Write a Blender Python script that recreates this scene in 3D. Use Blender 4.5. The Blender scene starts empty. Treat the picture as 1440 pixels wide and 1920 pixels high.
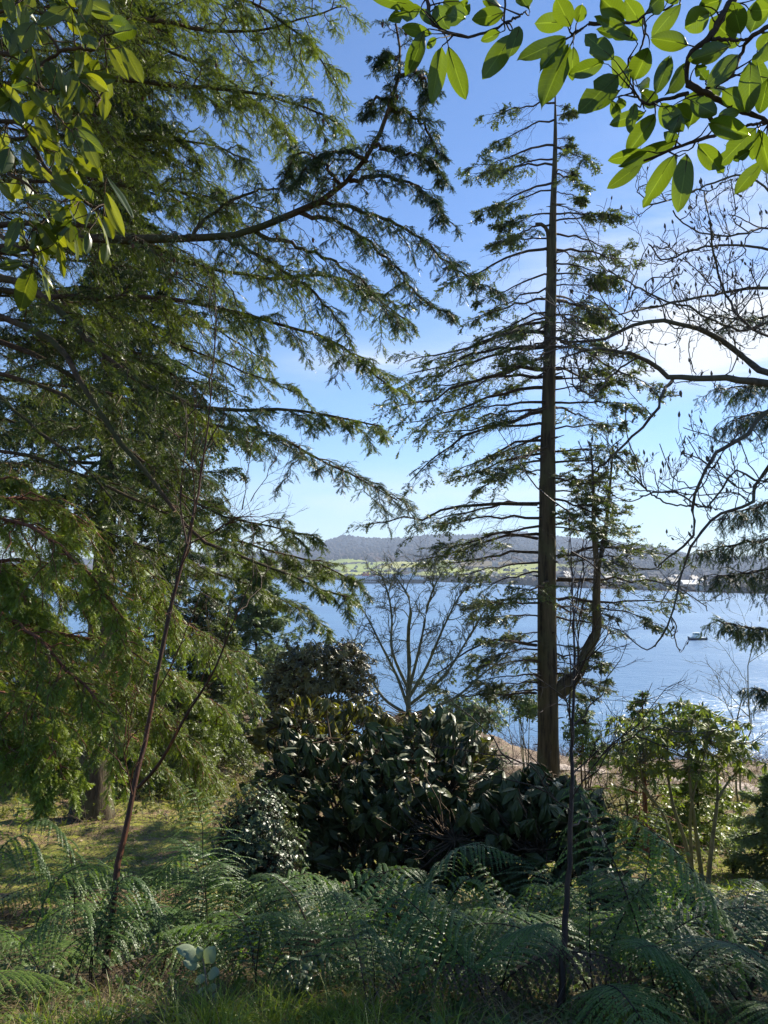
import bpy, math, random
import numpy as np
from math import radians, sin, cos, pi, atan, sqrt

# ------------------------------------------------------------------ scene, camera, light
S = bpy.context.scene
COL = S.collection
EYE = 20.0                       # metres above the water
FPX = 1450.0
PITCH = atan(108.0 / FPX)

cam_d = bpy.data.cameras.new("camera")
cam_d.sensor_fit = 'VERTICAL'; cam_d.sensor_height = 36.0
cam_d.lens = 36.0 * FPX / 1920.0
cam_d.clip_start = 0.05; cam_d.clip_end = 30000
cam = bpy.data.objects.new("camera", cam_d); COL.objects.link(cam)
cam.location = (0, 0, EYE); cam.rotation_euler = (pi / 2 + PITCH, 0, 0)
S.camera = cam

SUN_AZ, SUN_EL = radians(46), radians(36)       # azimuth clockwise from +Y (towards +X)
W = bpy.data.worlds.new("World"); S.world = W; W.use_nodes = True
wt = W.node_tree; wt.nodes.clear()
def wn(t, **k):
    n = wt.nodes.new(t)
    for a, b in k.items(): setattr(n, a, b)
    return n
wout = wn('ShaderNodeOutputWorld'); wbg = wn('ShaderNodeBackground')
sky = wn('ShaderNodeTexSky'); sky.sky_type = 'NISHITA'; sky.sun_disc = False
sky.sun_elevation = SUN_EL; sky.sun_rotation = SUN_AZ
sky.altitude = 0; sky.air_density = 1.0; sky.dust_density = 0.05; sky.ozone_density = 3.0
wbg.inputs['Strength'].default_value = 0.064
# thin clouds, laid out by compass direction and height above the horizon
tc = wn('ShaderNodeTexCoord'); sep = wn('ShaderNodeSeparateXYZ'); wt.links.new(tc.outputs['Generated'], sep.inputs[0])
def wm(op, a, b=None, c=None):
    n = wn('ShaderNodeMath', operation=op)
    for i, v in enumerate((a, b, c)):
        if v is None: continue
        if isinstance(v, (int, float)): n.inputs[i].default_value = v
        else: wt.links.new(v, n.inputs[i])
    return n.outputs[0]
az = wm('ARCTAN2', sep.outputs['X'], sep.outputs['Y']); el = wm('ARCSINE', sep.outputs['Z'])
comb = wn('ShaderNodeCombineXYZ'); wt.links.new(wm('MULTIPLY', az, 2.2), comb.inputs[0]); wt.links.new(wm('MULTIPLY', el, 9.0), comb.inputs[1])
cno = wn('ShaderNodeTexNoise'); cno.inputs['Scale'].default_value = 2.6; cno.inputs['Detail'].default_value = 8; cno.inputs['Roughness'].default_value = 0.55
cno.inputs['Distortion'].default_value = 0.35
wt.links.new(comb.outputs[0], cno.inputs['Vector'])
nz = cno.outputs[0]
def blob(a0, e0, sa, se, amp):
    da = wm('DIVIDE', wm('SUBTRACT', az, radians(a0)), radians(sa)); de = wm('DIVIDE', wm('SUBTRACT', el, radians(e0)), radians(se))
    r2 = wm('ADD', wm('MULTIPLY', da, da), wm('MULTIPLY', de, de))
    return wm('MULTIPLY', wm('POWER', 2.718, wm('MULTIPLY', r2, -1.0)), amp)
cl = blob(24, 15.6, 12, 2.2, 3.0)
for b in (blob(15, 19.5, 7, 4.0, 0.55), blob(27, 23, 10, 5, 0.5), blob(-1, 15.0, 5, 1.2, 0.9), blob(6, 5.5, 14, 1.5, 0.7), blob(30, 7, 14, 2, 0.45), blob(60, 25, 25, 15, 0.5), blob(0, 1.5, 60, 3.0, 0.25)):
    cl = wm('ADD', cl, b)
cl = wm('MULTIPLY', cl, wm('MULTIPLY', wm('SUBTRACT', nz, 0.30), 2.6))
cl = wm('MINIMUM', wm('MAXIMUM', cl, 0.0), 0.93)
skb = wn('ShaderNodeMix', data_type='RGBA'); 
tint = wn('ShaderNodeMix', data_type='RGBA', blend_type='MULTIPLY'); tint.inputs[0].default_value = 1.0
wt.links.new(sky.outputs[0], tint.inputs[6]); tint.inputs[7].default_value = (0.77, 0.95, 1.18, 1)
wt.links.new(cl, skb.inputs[0]); wt.links.new(tint.outputs[2], skb.inputs[6]); skb.inputs[7].default_value = (7.6, 7.9, 8.3, 1)
wt.links.new(skb.outputs[2], wbg.inputs[0]); wt.links.new(wbg.outputs[0], wout.inputs[0])

sd = bpy.data.lights.new("sun", 'SUN'); sd.energy = 5.0; sd.angle = radians(0.53); sd.color = (1.0, 0.92, 0.78)
so = bpy.data.objects.new("sun", sd); COL.objects.link(so)
so.rotation_euler = (pi / 2 - SUN_EL, 0, -SUN_AZ + pi)
so.rotation_euler = (-(pi / 2 - SUN_EL), 0, -SUN_AZ)
so.location = (30, 30, 60)
S.view_settings.view_transform = 'Standard'; S.view_settings.look = 'None'
S.view_settings.exposure = 1.16; S.view_settings.gamma = 1.0
cy = S.cycles; cy.use_denoising = True; cy.denoising_prefilter = 'NONE'; cy.sample_clamp_direct = 12
cy.max_bounces = 7; cy.diffuse_bounces = 3; cy.glossy_bounces = 3; cy.transmission_bounces = 5; cy.volume_bounces = 0; cy.transparent_max_bounces = 8
cy.sample_clamp_indirect = 6.0; cy.caustics_reflective = False; cy.caustics_refractive = False

# ------------------------------------------------------------------ helpers
def P(px, py, d):
    """photo direction (1440x1920) at forward distance d -> world point"""
    x = (px - 720.0) / FPX; u = (960.0 - py) / FPX
    Y = cos(PITCH) - sin(PITCH) * u; Z = sin(PITCH) + cos(PITCH) * u
    return np.array([x / Y * d, d, EYE + Z / Y * d])
def PP(L): return np.array([P(*a) for a in L])
def norm(v): return v / (np.linalg.norm(v, axis=-1, keepdims=True) + 1e-9)

def frames(x, up=(0, 0, 1)):
    x = norm(np.asarray(x, float)); up = np.broadcast_to(np.asarray(up, float), x.shape)
    y = np.cross(up, x); bad = np.linalg.norm(y, axis=-1) < 1e-3
    if bad.any(): y[bad] = np.cross((0.3, 1, 0.1), x[bad])
    y = norm(y); z = np.cross(x, y)
    return np.stack([x, y, z], axis=-1)          # columns

class Buf:
    def __init__(s): s.v = []; s.f = []; s.n = 0; s.t = []; s.m = []; s.a = {}
    def add(s, v, f, tint=0.5, mat=0, **attr):
        """f: (k,3) or (k,4) or list of such"""
        v = np.asarray(v, float).reshape(-1, 3)
        fl = f if isinstance(f, list) else [f]
        for q in fl:
            q = np.asarray(q, int)
            s.f.append(q + s.n); s.m.append(np.full(len(q), mat))
        s.v.append(v); s.n += len(v)
        s.t.append(np.broadcast_to(np.asarray(tint, float), (len(v),)).copy())
        return s
    def box(s, c, size, rz=0, mat=0, taper=1.0):
        x, y, z = np.array(size) / 2.0
        v = np.array([[-x, -y, -z], [x, -y, -z], [x, y, -z], [-x, y, -z], [-x * taper, -y * taper, z], [x * taper, -y * taper, z], [x * taper, y * taper, z], [-x * taper, y * taper, z]])
        r = np.array([[cos(rz), -sin(rz), 0], [sin(rz), cos(rz), 0], [0, 0, 1]])
        return s.add(v @ r.T + np.array(c), np.array([[0, 3, 2, 1], [4, 5, 6, 7], [0, 1, 5, 4], [1, 2, 6, 5], [2, 3, 7, 6], [3, 0, 4, 7]]), mat=mat)

def build(name, buf, mats, parent=None, smooth=False):
    v = np.concatenate(buf.v) if buf.v else np.zeros((0, 3))
    off = np.zeros(3)
    if parent is not None: off = np.array(parent.get("_o", (0, 0, 0)), float)
    v = v - off
    me = bpy.data.meshes.new(name)
    me.vertices.add(len(v)); me.vertices.foreach_set("co", v.astype(np.float32).ravel())
    loops = np.concatenate([q.ravel() for q in buf.f]); tot = np.concatenate([np.full(len(q), q.shape[1]) for q in buf.f])
    me.loops.add(len(loops)); me.loops.foreach_set("vertex_index", loops.astype(np.int32))
    st = np.concatenate([[0], np.cumsum(tot)[:-1]])
    me.polygons.add(len(tot)); me.polygons.foreach_set("loop_start", st.astype(np.int32)); 
    me.polygons.foreach_set("loop_total", tot.astype(np.int32))
    me.polygons.foreach_set("material_index", np.concatenate(buf.m).astype(np.int32))
    me.polygons.foreach_set("use_smooth", np.full(len(tot), smooth))
    at = me.attributes.new("tint", 'FLOAT', 'POINT'); at.data.foreach_set("value", np.concatenate(buf.t).astype(np.float32))
    for m in (mats if isinstance(mats, (list, tuple)) else [mats]): me.materials.append(m)
    me.update(calc_edges=True); me.validate()
    o = bpy.data.objects.new(name, me); COL.objects.link(o)
    if parent is not None:
        o.parent = parent
        # sub-parts are written in the same frame as the thing
        o["_o"] = [float(a) for a in off]
    return o
def thing(name, label, cat, loc, group=None):
    o = bpy.data.objects.new(name, None); COL.objects.link(o); o.location = [float(a) for a in loc]
    o.empty_display_size = 0.2
    o["_o"] = [float(a) for a in loc]; o["label"] = label; o["category"] = cat
    if group: o["group"] = group
    return o
def tag(o, label=None, cat=None, group=None, kind=None):
    if label: o["label"] = label
    if cat: o["category"] = cat
    if group: o["group"] = group
    if kind: o["kind"] = kind
    return o

def resample(pts, k):
    """smooth curve through pts -> k points"""
    pts = np.asarray(pts, float); n = len(pts)
    if n == 2: return pts[0] + (pts[1] - pts[0]) * np.linspace(0, 1, k)[:, None]
    q = np.vstack([2 * pts[0] - pts[1], pts, 2 * pts[-1] - pts[-2]]); out = []
    for i in range(n - 1):
        a, b, c, d = q[i:i + 4]
        for t in np.linspace(0, 1, 12, endpoint=False):
            out.append(0.5 * ((2 * b) + (c - a) * t + (2 * a - 5 * b + 4 * c - d) * t * t + (3 * b - a - 3 * c + d) * t ** 3))
    out.append(pts[-1]); out = np.array(out)
    L = np.concatenate([[0], np.cumsum(np.linalg.norm(np.diff(out, axis=0), axis=1))])
    s = np.linspace(0, L[-1], k)
    return np.stack([np.interp(s, L, out[:, i]) for i in range(3)], 1)

def tubes(buf, C, R, sides=4, tint=0.5, mat=0, wob=0.0, rng=None):
    """C (n,k,3), R (n,k)"""
    C = np.asarray(C, float); 
    if C.ndim == 2: C = C[None]
    R = np.asarray(R, float)
    if R.ndim == 1: R = R[None]
    n, k, _ = C.shape; R = np.broadcast_to(R, (n, k))
    T = np.empty_like(C); T[:, 1:-1] = C[:, 2:] - C[:, :-2]; T[:, 0] = C[:, 1] - C[:, 0]; T[:, -1] = C[:, -1] - C[:, -2]
    M = frames(T.reshape(-1, 3), (0.13, 0.21, 0.97)).reshape(n, k, 3, 3)
    a = np.arange(sides) * 2 * pi / sides
    rr = R[:, :, None] * np.ones(sides)
    if wob and rng is not None: rr = rr * (1 + wob * rng.uniform(-1, 1, rr.shape))
    V = C[:, :, None, :] + rr[..., None] * (np.cos(a)[None, None, :, None] * M[:, :, None, :, 1] + np.sin(a)[None, None, :, None] * M[:, :, None, :, 2])
    i = np.arange(k - 1)[:, None] * sides; j = np.arange(sides)[None, :]; j2 = (j + 1) % sides
    q = np.stack([i + j, i + j2, i + sides + j2, i + sides + j], -1).reshape(-1, 4)
    Q = (np.arange(n)[:, None, None] * (k * sides) + q[None]).reshape(-1, 4)
    tt = tint if np.isscalar(tint) else np.repeat(np.asarray(tint), k * sides)
    buf.add(V.reshape(-1, 3), Q, tint=tt, mat=mat)

def stamp(buf, tmpl, pos, rot, scale, tint, mat=0):
    """copy a small template mesh (v,f) many times"""
    tv, tf = tmpl; n = len(pos)
    if n == 0: return
    scale = np.asarray(scale, float)
    if scale.ndim == 1: scale = scale[:, None]
    v = tv[None] * scale[:, None, :] if scale.shape[-1] in (1, 3) else tv[None] * scale[:, None, None]
    v = np.einsum('nij,nkj->nki', rot, v) + pos[:, None]
    f = (np.arange(n)[:, None, None] * len(tv) + tf[None]).reshape(-1, tf.shape[1])
    buf.add(v.reshape(-1, 3), f, tint=np.repeat(tint, len(tv)), mat=mat)

def curve_at(C, s):
    """C (n,k,3), s (n,m) -> pos, tangent (n,m,3)"""
    n, k, _ = C.shape; x = np.clip(s, 0, 0.9999) * (k - 1); i = x.astype(int); f = (x - i)[..., None]
    r = np.arange(n)[:, None]; a = C[r, i]; b = C[r, i + 1]
    return a * (1 - f) + b * f, norm(b - a)

def kids(C, Lp, m, s0, s1, ang, ratio, droop, rng, k=5, jit=0.25, taper=0.6, lift=0.0, keep=1.0, flat=True, abslen=None):
    """side branches on curves C (n,k,3) with parent lengths Lp (n,) -> curves, lengths, s"""
    n = len(C)
    s = s0 + (s1 - s0) * (np.arange(m)[None] + rng.uniform(0, 1, (n, m))) / m
    pos, T = curve_at(C, s)
    sgn = np.where(np.arange(m) % 2 == 0, 1.0, -1.0)[None, :] * np.where(rng.random((n, 1)) < 0.5, 1, -1)
    side = norm(np.cross(T, np.array([0, 0, 1.0])) + 1e-6)
    if not flat:
        a = rng.uniform(0, 2 * pi, (n, m)); up = np.cross(side, T)
        side = side * np.cos(a)[..., None] + up * np.sin(a)[..., None]; sgn = np.ones_like(s)
    an = ang * rng.uniform(0.75, 1.25, (n, m))
    d = T * np.cos(an)[..., None] + side * (sgn * np.sin(an))[..., None] + rng.normal(0, jit, (n, m, 3)); d[..., 2] += lift
    d = norm(d)
    L = (Lp[:, None] * ratio if abslen is None else abslen) * (1 - taper * s) * rng.uniform(0.6, 1.25, (n, m))
    u = np.linspace(0, 1, k)
    Cn = pos[:, :, None, :] + d[:, :, None, :] * (L[..., None] * u)[..., None]
    Cn[..., 2] -= (droop * L)[..., None] * u ** 2 * rng.uniform(0.5, 1.5, (n, m, 1))
    Cn[..., 1:, :] += rng.normal(0, 0.035, Cn[..., 1:, :].shape) * L[..., None, None]
    Cn = Cn.reshape(n * m, k, 3); L = L.ravel(); s = s.ravel(); par = np.repeat(np.arange(n), m)
    if keep < 1:
        q = rng.random(n * m) < keep; Cn, L, s, par = Cn[q], L[q], s[q], par[q]
    return Cn, L, s, par

def needle_shoot(pairs, nl, nw, ang=0.95, seed=1, wtw=0.012):
    """comb of needles along +X, unit length"""
    r = np.random.default_rng(seed); v = []; f = []
    def tri(a, b, c):
        i = len(v); v.extend([a, b, c]); f.append([i, i + 1, i + 2])
    tri((0, -wtw, 0), (0, wtw, 0), (1, 0, 0))
    for i in range(pairs):
        x = (i + 0.3) / pairs
        l = nl * (0.75 + 0.35 * sin(pi * x)) * r.uniform(0.8, 1.15)
        for sg in (-1, 1):
            zz = r.uniform(-0.35, 0.5) * l; a = ang * r.uniform(0.8, 1.2)
            tip = (x + l * cos(a), sg * l * sin(a), zz)
            tri((x - nw, 0, 0), (x + nw, 0, 0), tip)
    tri((0.93, -nw, 0), (0.93, nw, 0), (1 + nl * 0.5, 0, 0))
    return np.array(v, float), np.array(f)
SH_NEAR = [needle_shoot(9, 0.24, 0.045, 0.95, i) for i in range(4)]
SH_MID = [needle_shoot(5, 0.30, 0.085, 0.85, 10 + i) for i in range(4)]
SH_FAR = [needle_shoot(3, 0.42, 0.15, 0.75, 20 + i) for i in range(4)]
def shoots(buf, C, L, m, rng, tm, length, s0=0.05, ang=0.6, droop=0.25, keep=1.0, tint0=0.5, tvar=0.3, par_t=None):
    n = len(C)
    if n == 0: return
    s = s0 + (1 - s0) * (np.arange(m)[None] + rng.uniform(0, 1, (n, m))) / m
    pos, T = curve_at(C, s)
    sgn = np.where(np.arange(m) % 2 == 0, 1.0, -1.0)[None, :]
    side = norm(np.cross(T, np.array([0, 0, 1.0])) + 1e-6)
    an = ang * rng.uniform(0.3, 1.5, (n, m))
    d = T * np.cos(an)[..., None] + side * (sgn * np.sin(an))[..., None] + rng.normal(0, 0.22, (n, m, 3)); d[..., 2] -= droop * .6
    pos = pos.reshape(-1, 3); d = norm(d.reshape(-1, 3)); q = rng.random(len(pos)) < keep
    tn = np.repeat(rng.normal(tint0, tvar * 0.6, n) if par_t is None else par_t, m)[q]
    pos, d = pos[q], d[q]
    up = norm(np.array([0, 0, 1.0]) + rng.normal(0, 0.45, pos.shape))
    F = frames(d, up); sc = length * rng.uniform(0.6, 1.25, len(pos)); tn = np.clip(tn + rng.normal(0, tvar * 0.6, len(pos)), 0, 1)
    which = rng.integers(0, len(tm), len(pos))
    for i, t in enumerate(tm):
        w = which == i; stamp(buf, t, pos[w], F[w], sc[w], tn[w])

# ------------------------------------------------------------------ materials
def mat(name): 
    m = bpy.data.materials.new(name); m.use_nodes = True; t = m.node_tree; t.nodes.clear()
    return m, t
def N(t, ty, **k):
    n = t.nodes.new(ty)
    for a, b in k.items(): setattr(n, a, b)
    return n
def mixc(t, fac, a, b, blend='MIX'):
    n = N(t, 'ShaderNodeMix', data_type='RGBA', blend_type=blend)
    for i, v in ((0, fac), (6, a), (7, b)):
        if isinstance(v, (int, float)): n.inputs[i].default_value = v
        elif isinstance(v, tuple): n.inputs[i].default_value = (*v, 1)
        else: t.links.new(v, n.inputs[i])
    return n.outputs[2]
def mth(t, op, a, b=None, c=None):
    n = N(t, 'ShaderNodeMath', operation=op)
    for i, v in enumerate((a, b, c)):
        if v is None: continue
        if isinstance(v, (int, float)): n.inputs[i].default_value = v
        else: t.links.new(v, n.inputs[i])
    return n.outputs[0]
def noise(t, scale, detail=4, rough=0.55, vec=None, dist=0.0):
    n = N(t, 'ShaderNodeTexNoise'); n.inputs['Scale'].default_value = scale; n.inputs['Detail'].default_value = detail
    n.inputs['Roughness'].default_value = rough; n.inputs['Distortion'].default_value = dist
    if vec is not None: t.links.new(vec, n.inputs['Vector'])
    return n
def ramp(t, fac, stops):
    n = N(t, 'ShaderNodeValToRGB'); e = n.color_ramp.elements
    while len(e) < len(stops): e.new(0.5)
    for i, (p, c) in enumerate(stops): e[i].position = p; e[i].color = (*c, 1) if isinstance(c, tuple) else (c, c, c, 1)
    t.links.new(fac, n.inputs[0]); return n.outputs[0]
def objpos(t):
    g = N(t, 'ShaderNodeNewGeometry'); return g.outputs['Position']

def leaf_mat(name, c0, c1, trans=0.35, rough=0.5, spec=0.5, back=None, tcol=None, mid=None, fernvar=False):
    m, t = mat(name)
    at = N(t, 'ShaderNodeAttribute', attribute_name='tint')
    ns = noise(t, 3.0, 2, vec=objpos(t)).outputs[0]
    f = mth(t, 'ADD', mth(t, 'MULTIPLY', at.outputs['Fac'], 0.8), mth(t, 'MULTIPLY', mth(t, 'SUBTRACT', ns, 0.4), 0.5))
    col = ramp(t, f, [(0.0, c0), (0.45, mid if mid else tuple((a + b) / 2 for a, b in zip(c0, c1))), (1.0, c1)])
    pb = N(t, 'ShaderNodeBsdfPrincipled'); pb.inputs['Roughness'].default_value = rough
    pb.inputs['Specular IOR Level'].default_value = spec
    if fernvar:
        oi = N(t, 'ShaderNodeObjectInfo'); col = mixc(t, 1.0, col, ramp(t, oi.outputs['Random'], [(0.0, (0.55, 0.62, 0.8)), (0.5, (0.95, 1.0, 0.9)), (1.0, (1.5, 1.35, 0.8))]), 'MULTIPLY')
    cc = col
    if back:
        g = N(t, 'ShaderNodeNewGeometry'); cc = mixc(t, g.outputs['Backfacing'], col, back)
    t.links.new(cc, pb.inputs['Base Color'])
    tb = N(t, 'ShaderNodeBsdfTranslucent')
    tc_ = mixc(t, 1.0, col, tcol if tcol else (1.3, 1.35, 0.6), 'MULTIPLY') if True else None
    t.links.new(tc_, tb.inputs['Color'])
    mx = N(t, 'ShaderNodeMixShader'); mx.inputs[0].default_value = trans
    t.links.new(pb.outputs[0], mx.inputs[1]); t.links.new(tb.outputs[0], mx.inputs[2])
    o = N(t, 'ShaderNodeOutputMaterial'); t.links.new(mx.outputs[0], o.inputs[0])
    return m
def bark_mat(name, c0, c1, c2=None, scale=9.0, stretch=0.18, bump=0.5, rough=0.9, patch=0.0):
    m, t = mat(name)
    mp = N(t, 'ShaderNodeMapping'); mp.inputs['Scale'].default_value = (1, 1, stretch); t.links.new(objpos(t), mp.inputs[0])
    n1 = noise(t, scale, 6, 0.65, mp.outputs[0]); n2 = noise(t, 1.3, 4, 0.6, objpos(t))
    col = ramp(t, n1.outputs[0], [(0.32, c0), (0.66, c1)])
    if c2: col = mixc(t, ramp(t, n2.outputs[0], [(0.45, 0.0), (0.62, 1.0)]), col, c2)
    pb = N(t, 'ShaderNodeBsdfPrincipled'); pb.inputs['Roughness'].default_value = rough; pb.inputs['Specular IOR Level'].default_value = 0.25; t.links.new(col, pb.inputs['Base Color'])
    b = N(t, 'ShaderNodeBump'); b.inputs['Strength'].default_value = bump; b.inputs['Distance'].default_value = 0.03
    t.links.new(n1.outputs[0], b.inputs['Height']); t.links.new(b.outputs[0], pb.inputs['Normal'])
    o = N(t, 'ShaderNodeOutputMaterial'); t.links.new(pb.outputs[0], o.inputs[0])
    return m
def plain(name, c, rough=0.6, metal=0.0, var=0.12, emit=None):
    m, t = mat(name)
    ns = noise(t, 2.5, 4, vec=objpos(t)).outputs[0]
    col = mixc(t, ns, tuple(a * (1 - var) for a in c), tuple(min(1, a * (1 + var)) for a in c))
    pb = N(t, 'ShaderNodeBsdfPrincipled'); pb.inputs['Roughness'].default_value = rough; pb.inputs['Metallic'].default_value = metal
    t.links.new(col, pb.inputs['Base Color']); o = N(t, 'ShaderNodeOutputMaterial'); t.links.new(pb.outputs[0], o.inputs[0])
    return m

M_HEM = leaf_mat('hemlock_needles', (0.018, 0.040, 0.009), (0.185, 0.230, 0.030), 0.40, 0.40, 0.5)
M_SPR = leaf_mat('spruce_needles', (0.010, 0.028, 0.012), (0.105, 0.145, 0.032), 0.30, 0.45, 0.5)
M_FIR = leaf_mat('fir_needles', (0.022, 0.045, 0.014), (0.160, 0.190, 0.045), 0.36, 0.45, 0.5)
M_YEW = leaf_mat('yew_needles', (0.034, 0.075, 0.012), (0.270, 0.340, 0.045), 0.42, 0.40, 0.5)
M_PIN = leaf_mat('young_pine_needles', (0.060, 0.105, 0.050), (0.210, 0.270, 0.120), 0.35, 0.5, 0.4)
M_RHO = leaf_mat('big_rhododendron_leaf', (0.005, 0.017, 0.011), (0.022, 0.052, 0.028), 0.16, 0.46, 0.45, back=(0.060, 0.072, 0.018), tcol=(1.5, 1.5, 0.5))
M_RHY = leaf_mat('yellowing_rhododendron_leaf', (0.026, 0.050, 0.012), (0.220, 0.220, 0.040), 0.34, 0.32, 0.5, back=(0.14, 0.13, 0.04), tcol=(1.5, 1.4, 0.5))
M_RHR = leaf_mat('small_rhododendron_leaf', (0.050, 0.090, 0.018), (0.280, 0.330, 0.070), 0.48, 0.42, 0.4, back=(0.18, 0.22, 0.06))
M_BRN = leaf_mat('brown_green_leaf', (0.042, 0.044, 0.013), (0.230, 0.205, 0.055), 0.2, 0.35, 0.6)
M_HOL = leaf_mat('holly_leaf', (0.014, 0.032, 0.012), (0.110, 0.150, 0.055), 0.14, 0.38, 0.5)
M_FRN = leaf_mat('fern_frond', (0.032, 0.076, 0.024), (0.170, 0.265, 0.075), 0.40, 0.45, 0.5, tcol=(1.5, 1.6, 0.5), fernvar=True)
M_FRD = leaf_mat('dry_fern_frond', (0.070, 0.045, 0.028), (0.160, 0.110, 0.070), 0.2, 0.7, 0.2)
M_GRS = leaf_mat('grass_blade', (0.070, 0.120, 0.018), (0.300, 0.370, 0.060), 0.42, 0.45, 0.4)
M_DRY = leaf_mat('dry_grass_blade', (0.130, 0.100, 0.050), (0.330, 0.270, 0.150), 0.25, 0.7, 0.3)
M_LIT = leaf_mat('leaf_litter', (0.075, 0.050, 0.024), (0.330, 0.240, 0.115), 0.1, 0.6, 0.3)
M_MOS = leaf_mat('moss_cushion', (0.060, 0.085, 0.018), (0.300, 0.290, 0.055), 0.15, 0.9, 0.1)
M_IVY = leaf_mat('bramble_leaf', (0.034, 0.070, 0.020), (0.150, 0.220, 0.060), 0.34, 0.5, 0.35)
M_PAL = leaf_mat('pale_felted_leaf', (0.200, 0.260, 0.150), (0.330, 0.370, 0.230), 0.2, 0.6, 0.3)
M_SCR = leaf_mat('scrub_twigs', (0.060, 0.042, 0.034), (0.260, 0.190, 0.140), 0.05, 0.9, 0.1)
M_SCG = leaf_mat('green_scrub', (0.045, 0.060, 0.014), (0.260, 0.270, 0.070), 0.35, 0.6, 0.3)

B_DARK = bark_mat('dark_bark', (0.020, 0.014, 0.010), (0.075, 0.052, 0.036), None, 10)
B_FIR = bark_mat('fir_bark', (0.010, 0.007, 0.005), (0.120, 0.090, 0.055), (0.090, 0.084, 0.042), 9, 0.09, 1.0)
B_LIMB = bark_mat('mossy_limb_bark', (0.030, 0.018, 0.012), (0.120, 0.070, 0.040), (0.060, 0.058, 0.022), 14, 0.6)
B_MAG = bark_mat('magnolia_bark', (0.035, 0.028, 0.022), (0.130, 0.105, 0.085), (0.10, 0.095, 0.06), 20, 0.8, 0.3)
B_RED = bark_mat('red_sapling_bark', (0.018, 0.007, 0.003), (0.100, 0.034, 0.012), (0.045, 0.022, 0.009), 12, 0.12, 0.4, 0.6)
B_SAP = bark_mat('dark_sapling_bark', (0.012, 0.007, 0.004), (0.050, 0.026, 0.014), None, 18, 0.2, 0.4, 0.5)
B_YEW = bark_mat('yew_bark', (0.080, 0.030, 0.018), (0.230, 0.100, 0.060), None, 8, 0.15)
B_RHO = bark_mat('rhododendron_bark', (0.030, 0.020, 0.012), (0.120, 0.078, 0.044), None, 15, 0.4, 0.3)
B_GRY = bark_mat('lichen_bark', (0.070, 0.065, 0.040), (0.210, 0.200, 0.125), (0.16, 0.16, 0.08), 14, 0.6, 0.3)
B_BUD = bark_mat('bud_scale', (0.060, 0.050, 0.040), (0.170, 0.145, 0.115), None, 60, 1, 0.2)
B_CONE = bark_mat('cone_scale', (0.050, 0.020, 0.014), (0.170, 0.075, 0.050), None, 90, 1, 0.4)
B_PALE = bark_mat('dead_twig', (0.150, 0.120, 0.090), (0.360, 0.300, 0.230), None, 20, 1, 0.2)

# big leaf seen from below: midrib, side veins, edge light
def overhead_leaf_mat(name, c0, c1, tr):
    m, t = mat(name)
    at = N(t, 'ShaderNodeAttribute', attribute_name='tint'); lv = N(t, 'ShaderNodeAttribute', attribute_name='across'); lu = N(t, 'ShaderNodeAttribute', attribute_name='along')
    av = mth(t, 'ABSOLUTE', lv.outputs['Fac'])
    rib = mth(t, 'LESS_THAN', av, 0.05)
    sv = mth(t, 'SINE', mth(t, 'MULTIPLY', mth(t, 'SUBTRACT', lu.outputs['Fac'], mth(t, 'MULTIPLY', av, 0.16)), 75.0))
    vein = mth(t, 'MULTIPLY', mth(t, 'GREATER_THAN', sv, 0.90), 0.09)
    ns = noise(t, 22.0, 4, vec=objpos(t)).outputs[0]
    col = ramp(t, mth(t, 'ADD', mth(t, 'MULTIPLY', at.outputs['Fac'], 0.75), mth(t, 'MULTIPLY', ns, 0.25)), [(0.05, c0), (0.95, c1)])
    col = mixc(t, mth(t, 'MAXIMUM', mth(t, 'MULTIPLY', rib, 0.35), vein), col, tuple(min(1, a * 1.7 + 0.05) for a in c1))
    spots = ramp(t, noise(t, 55.0, 3, vec=objpos(t)).outputs[0], [(0.70, 0.0), (0.78, 1.0)])
    col = mixc(t, mth(t, 'MULTIPLY', spots, 0.6), col, (0.05, 0.035, 0.015))
    pb = N(t, 'ShaderNodeBsdfPrincipled'); pb.inputs['Roughness'].default_value = 0.34; t.links.new(mixc(t, 1.0, col, (0.62, 0.72, 0.62), 'MULTIPLY'), pb.inputs['Base Color'])
    tb = N(t, 'ShaderNodeBsdfTranslucent'); t.links.new(mixc(t, 1.0, col, (1.25, 1.3, 0.35), 'MULTIPLY'), tb.inputs['Color'])
    mx = N(t, 'ShaderNodeMixShader'); mx.inputs[0].default_value = tr
    t.links.new(pb.outputs[0], mx.inputs[1]); t.links.new(tb.outputs[0], mx.inputs[2])
    o = N(t, 'ShaderNodeOutputMaterial'); t.links.new(mx.outputs[0], o.inputs[0]); return m
M_OVR = overhead_leaf_mat('rhododendron_leaf_backlit', (0.050, 0.085, 0.014), (0.150, 0.205, 0.034), 0.46)
M_OVL = overhead_leaf_mat('rhododendron_leaf_mixed', (0.040, 0.070, 0.014), (0.240, 0.245, 0.030), 0.42)

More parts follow.
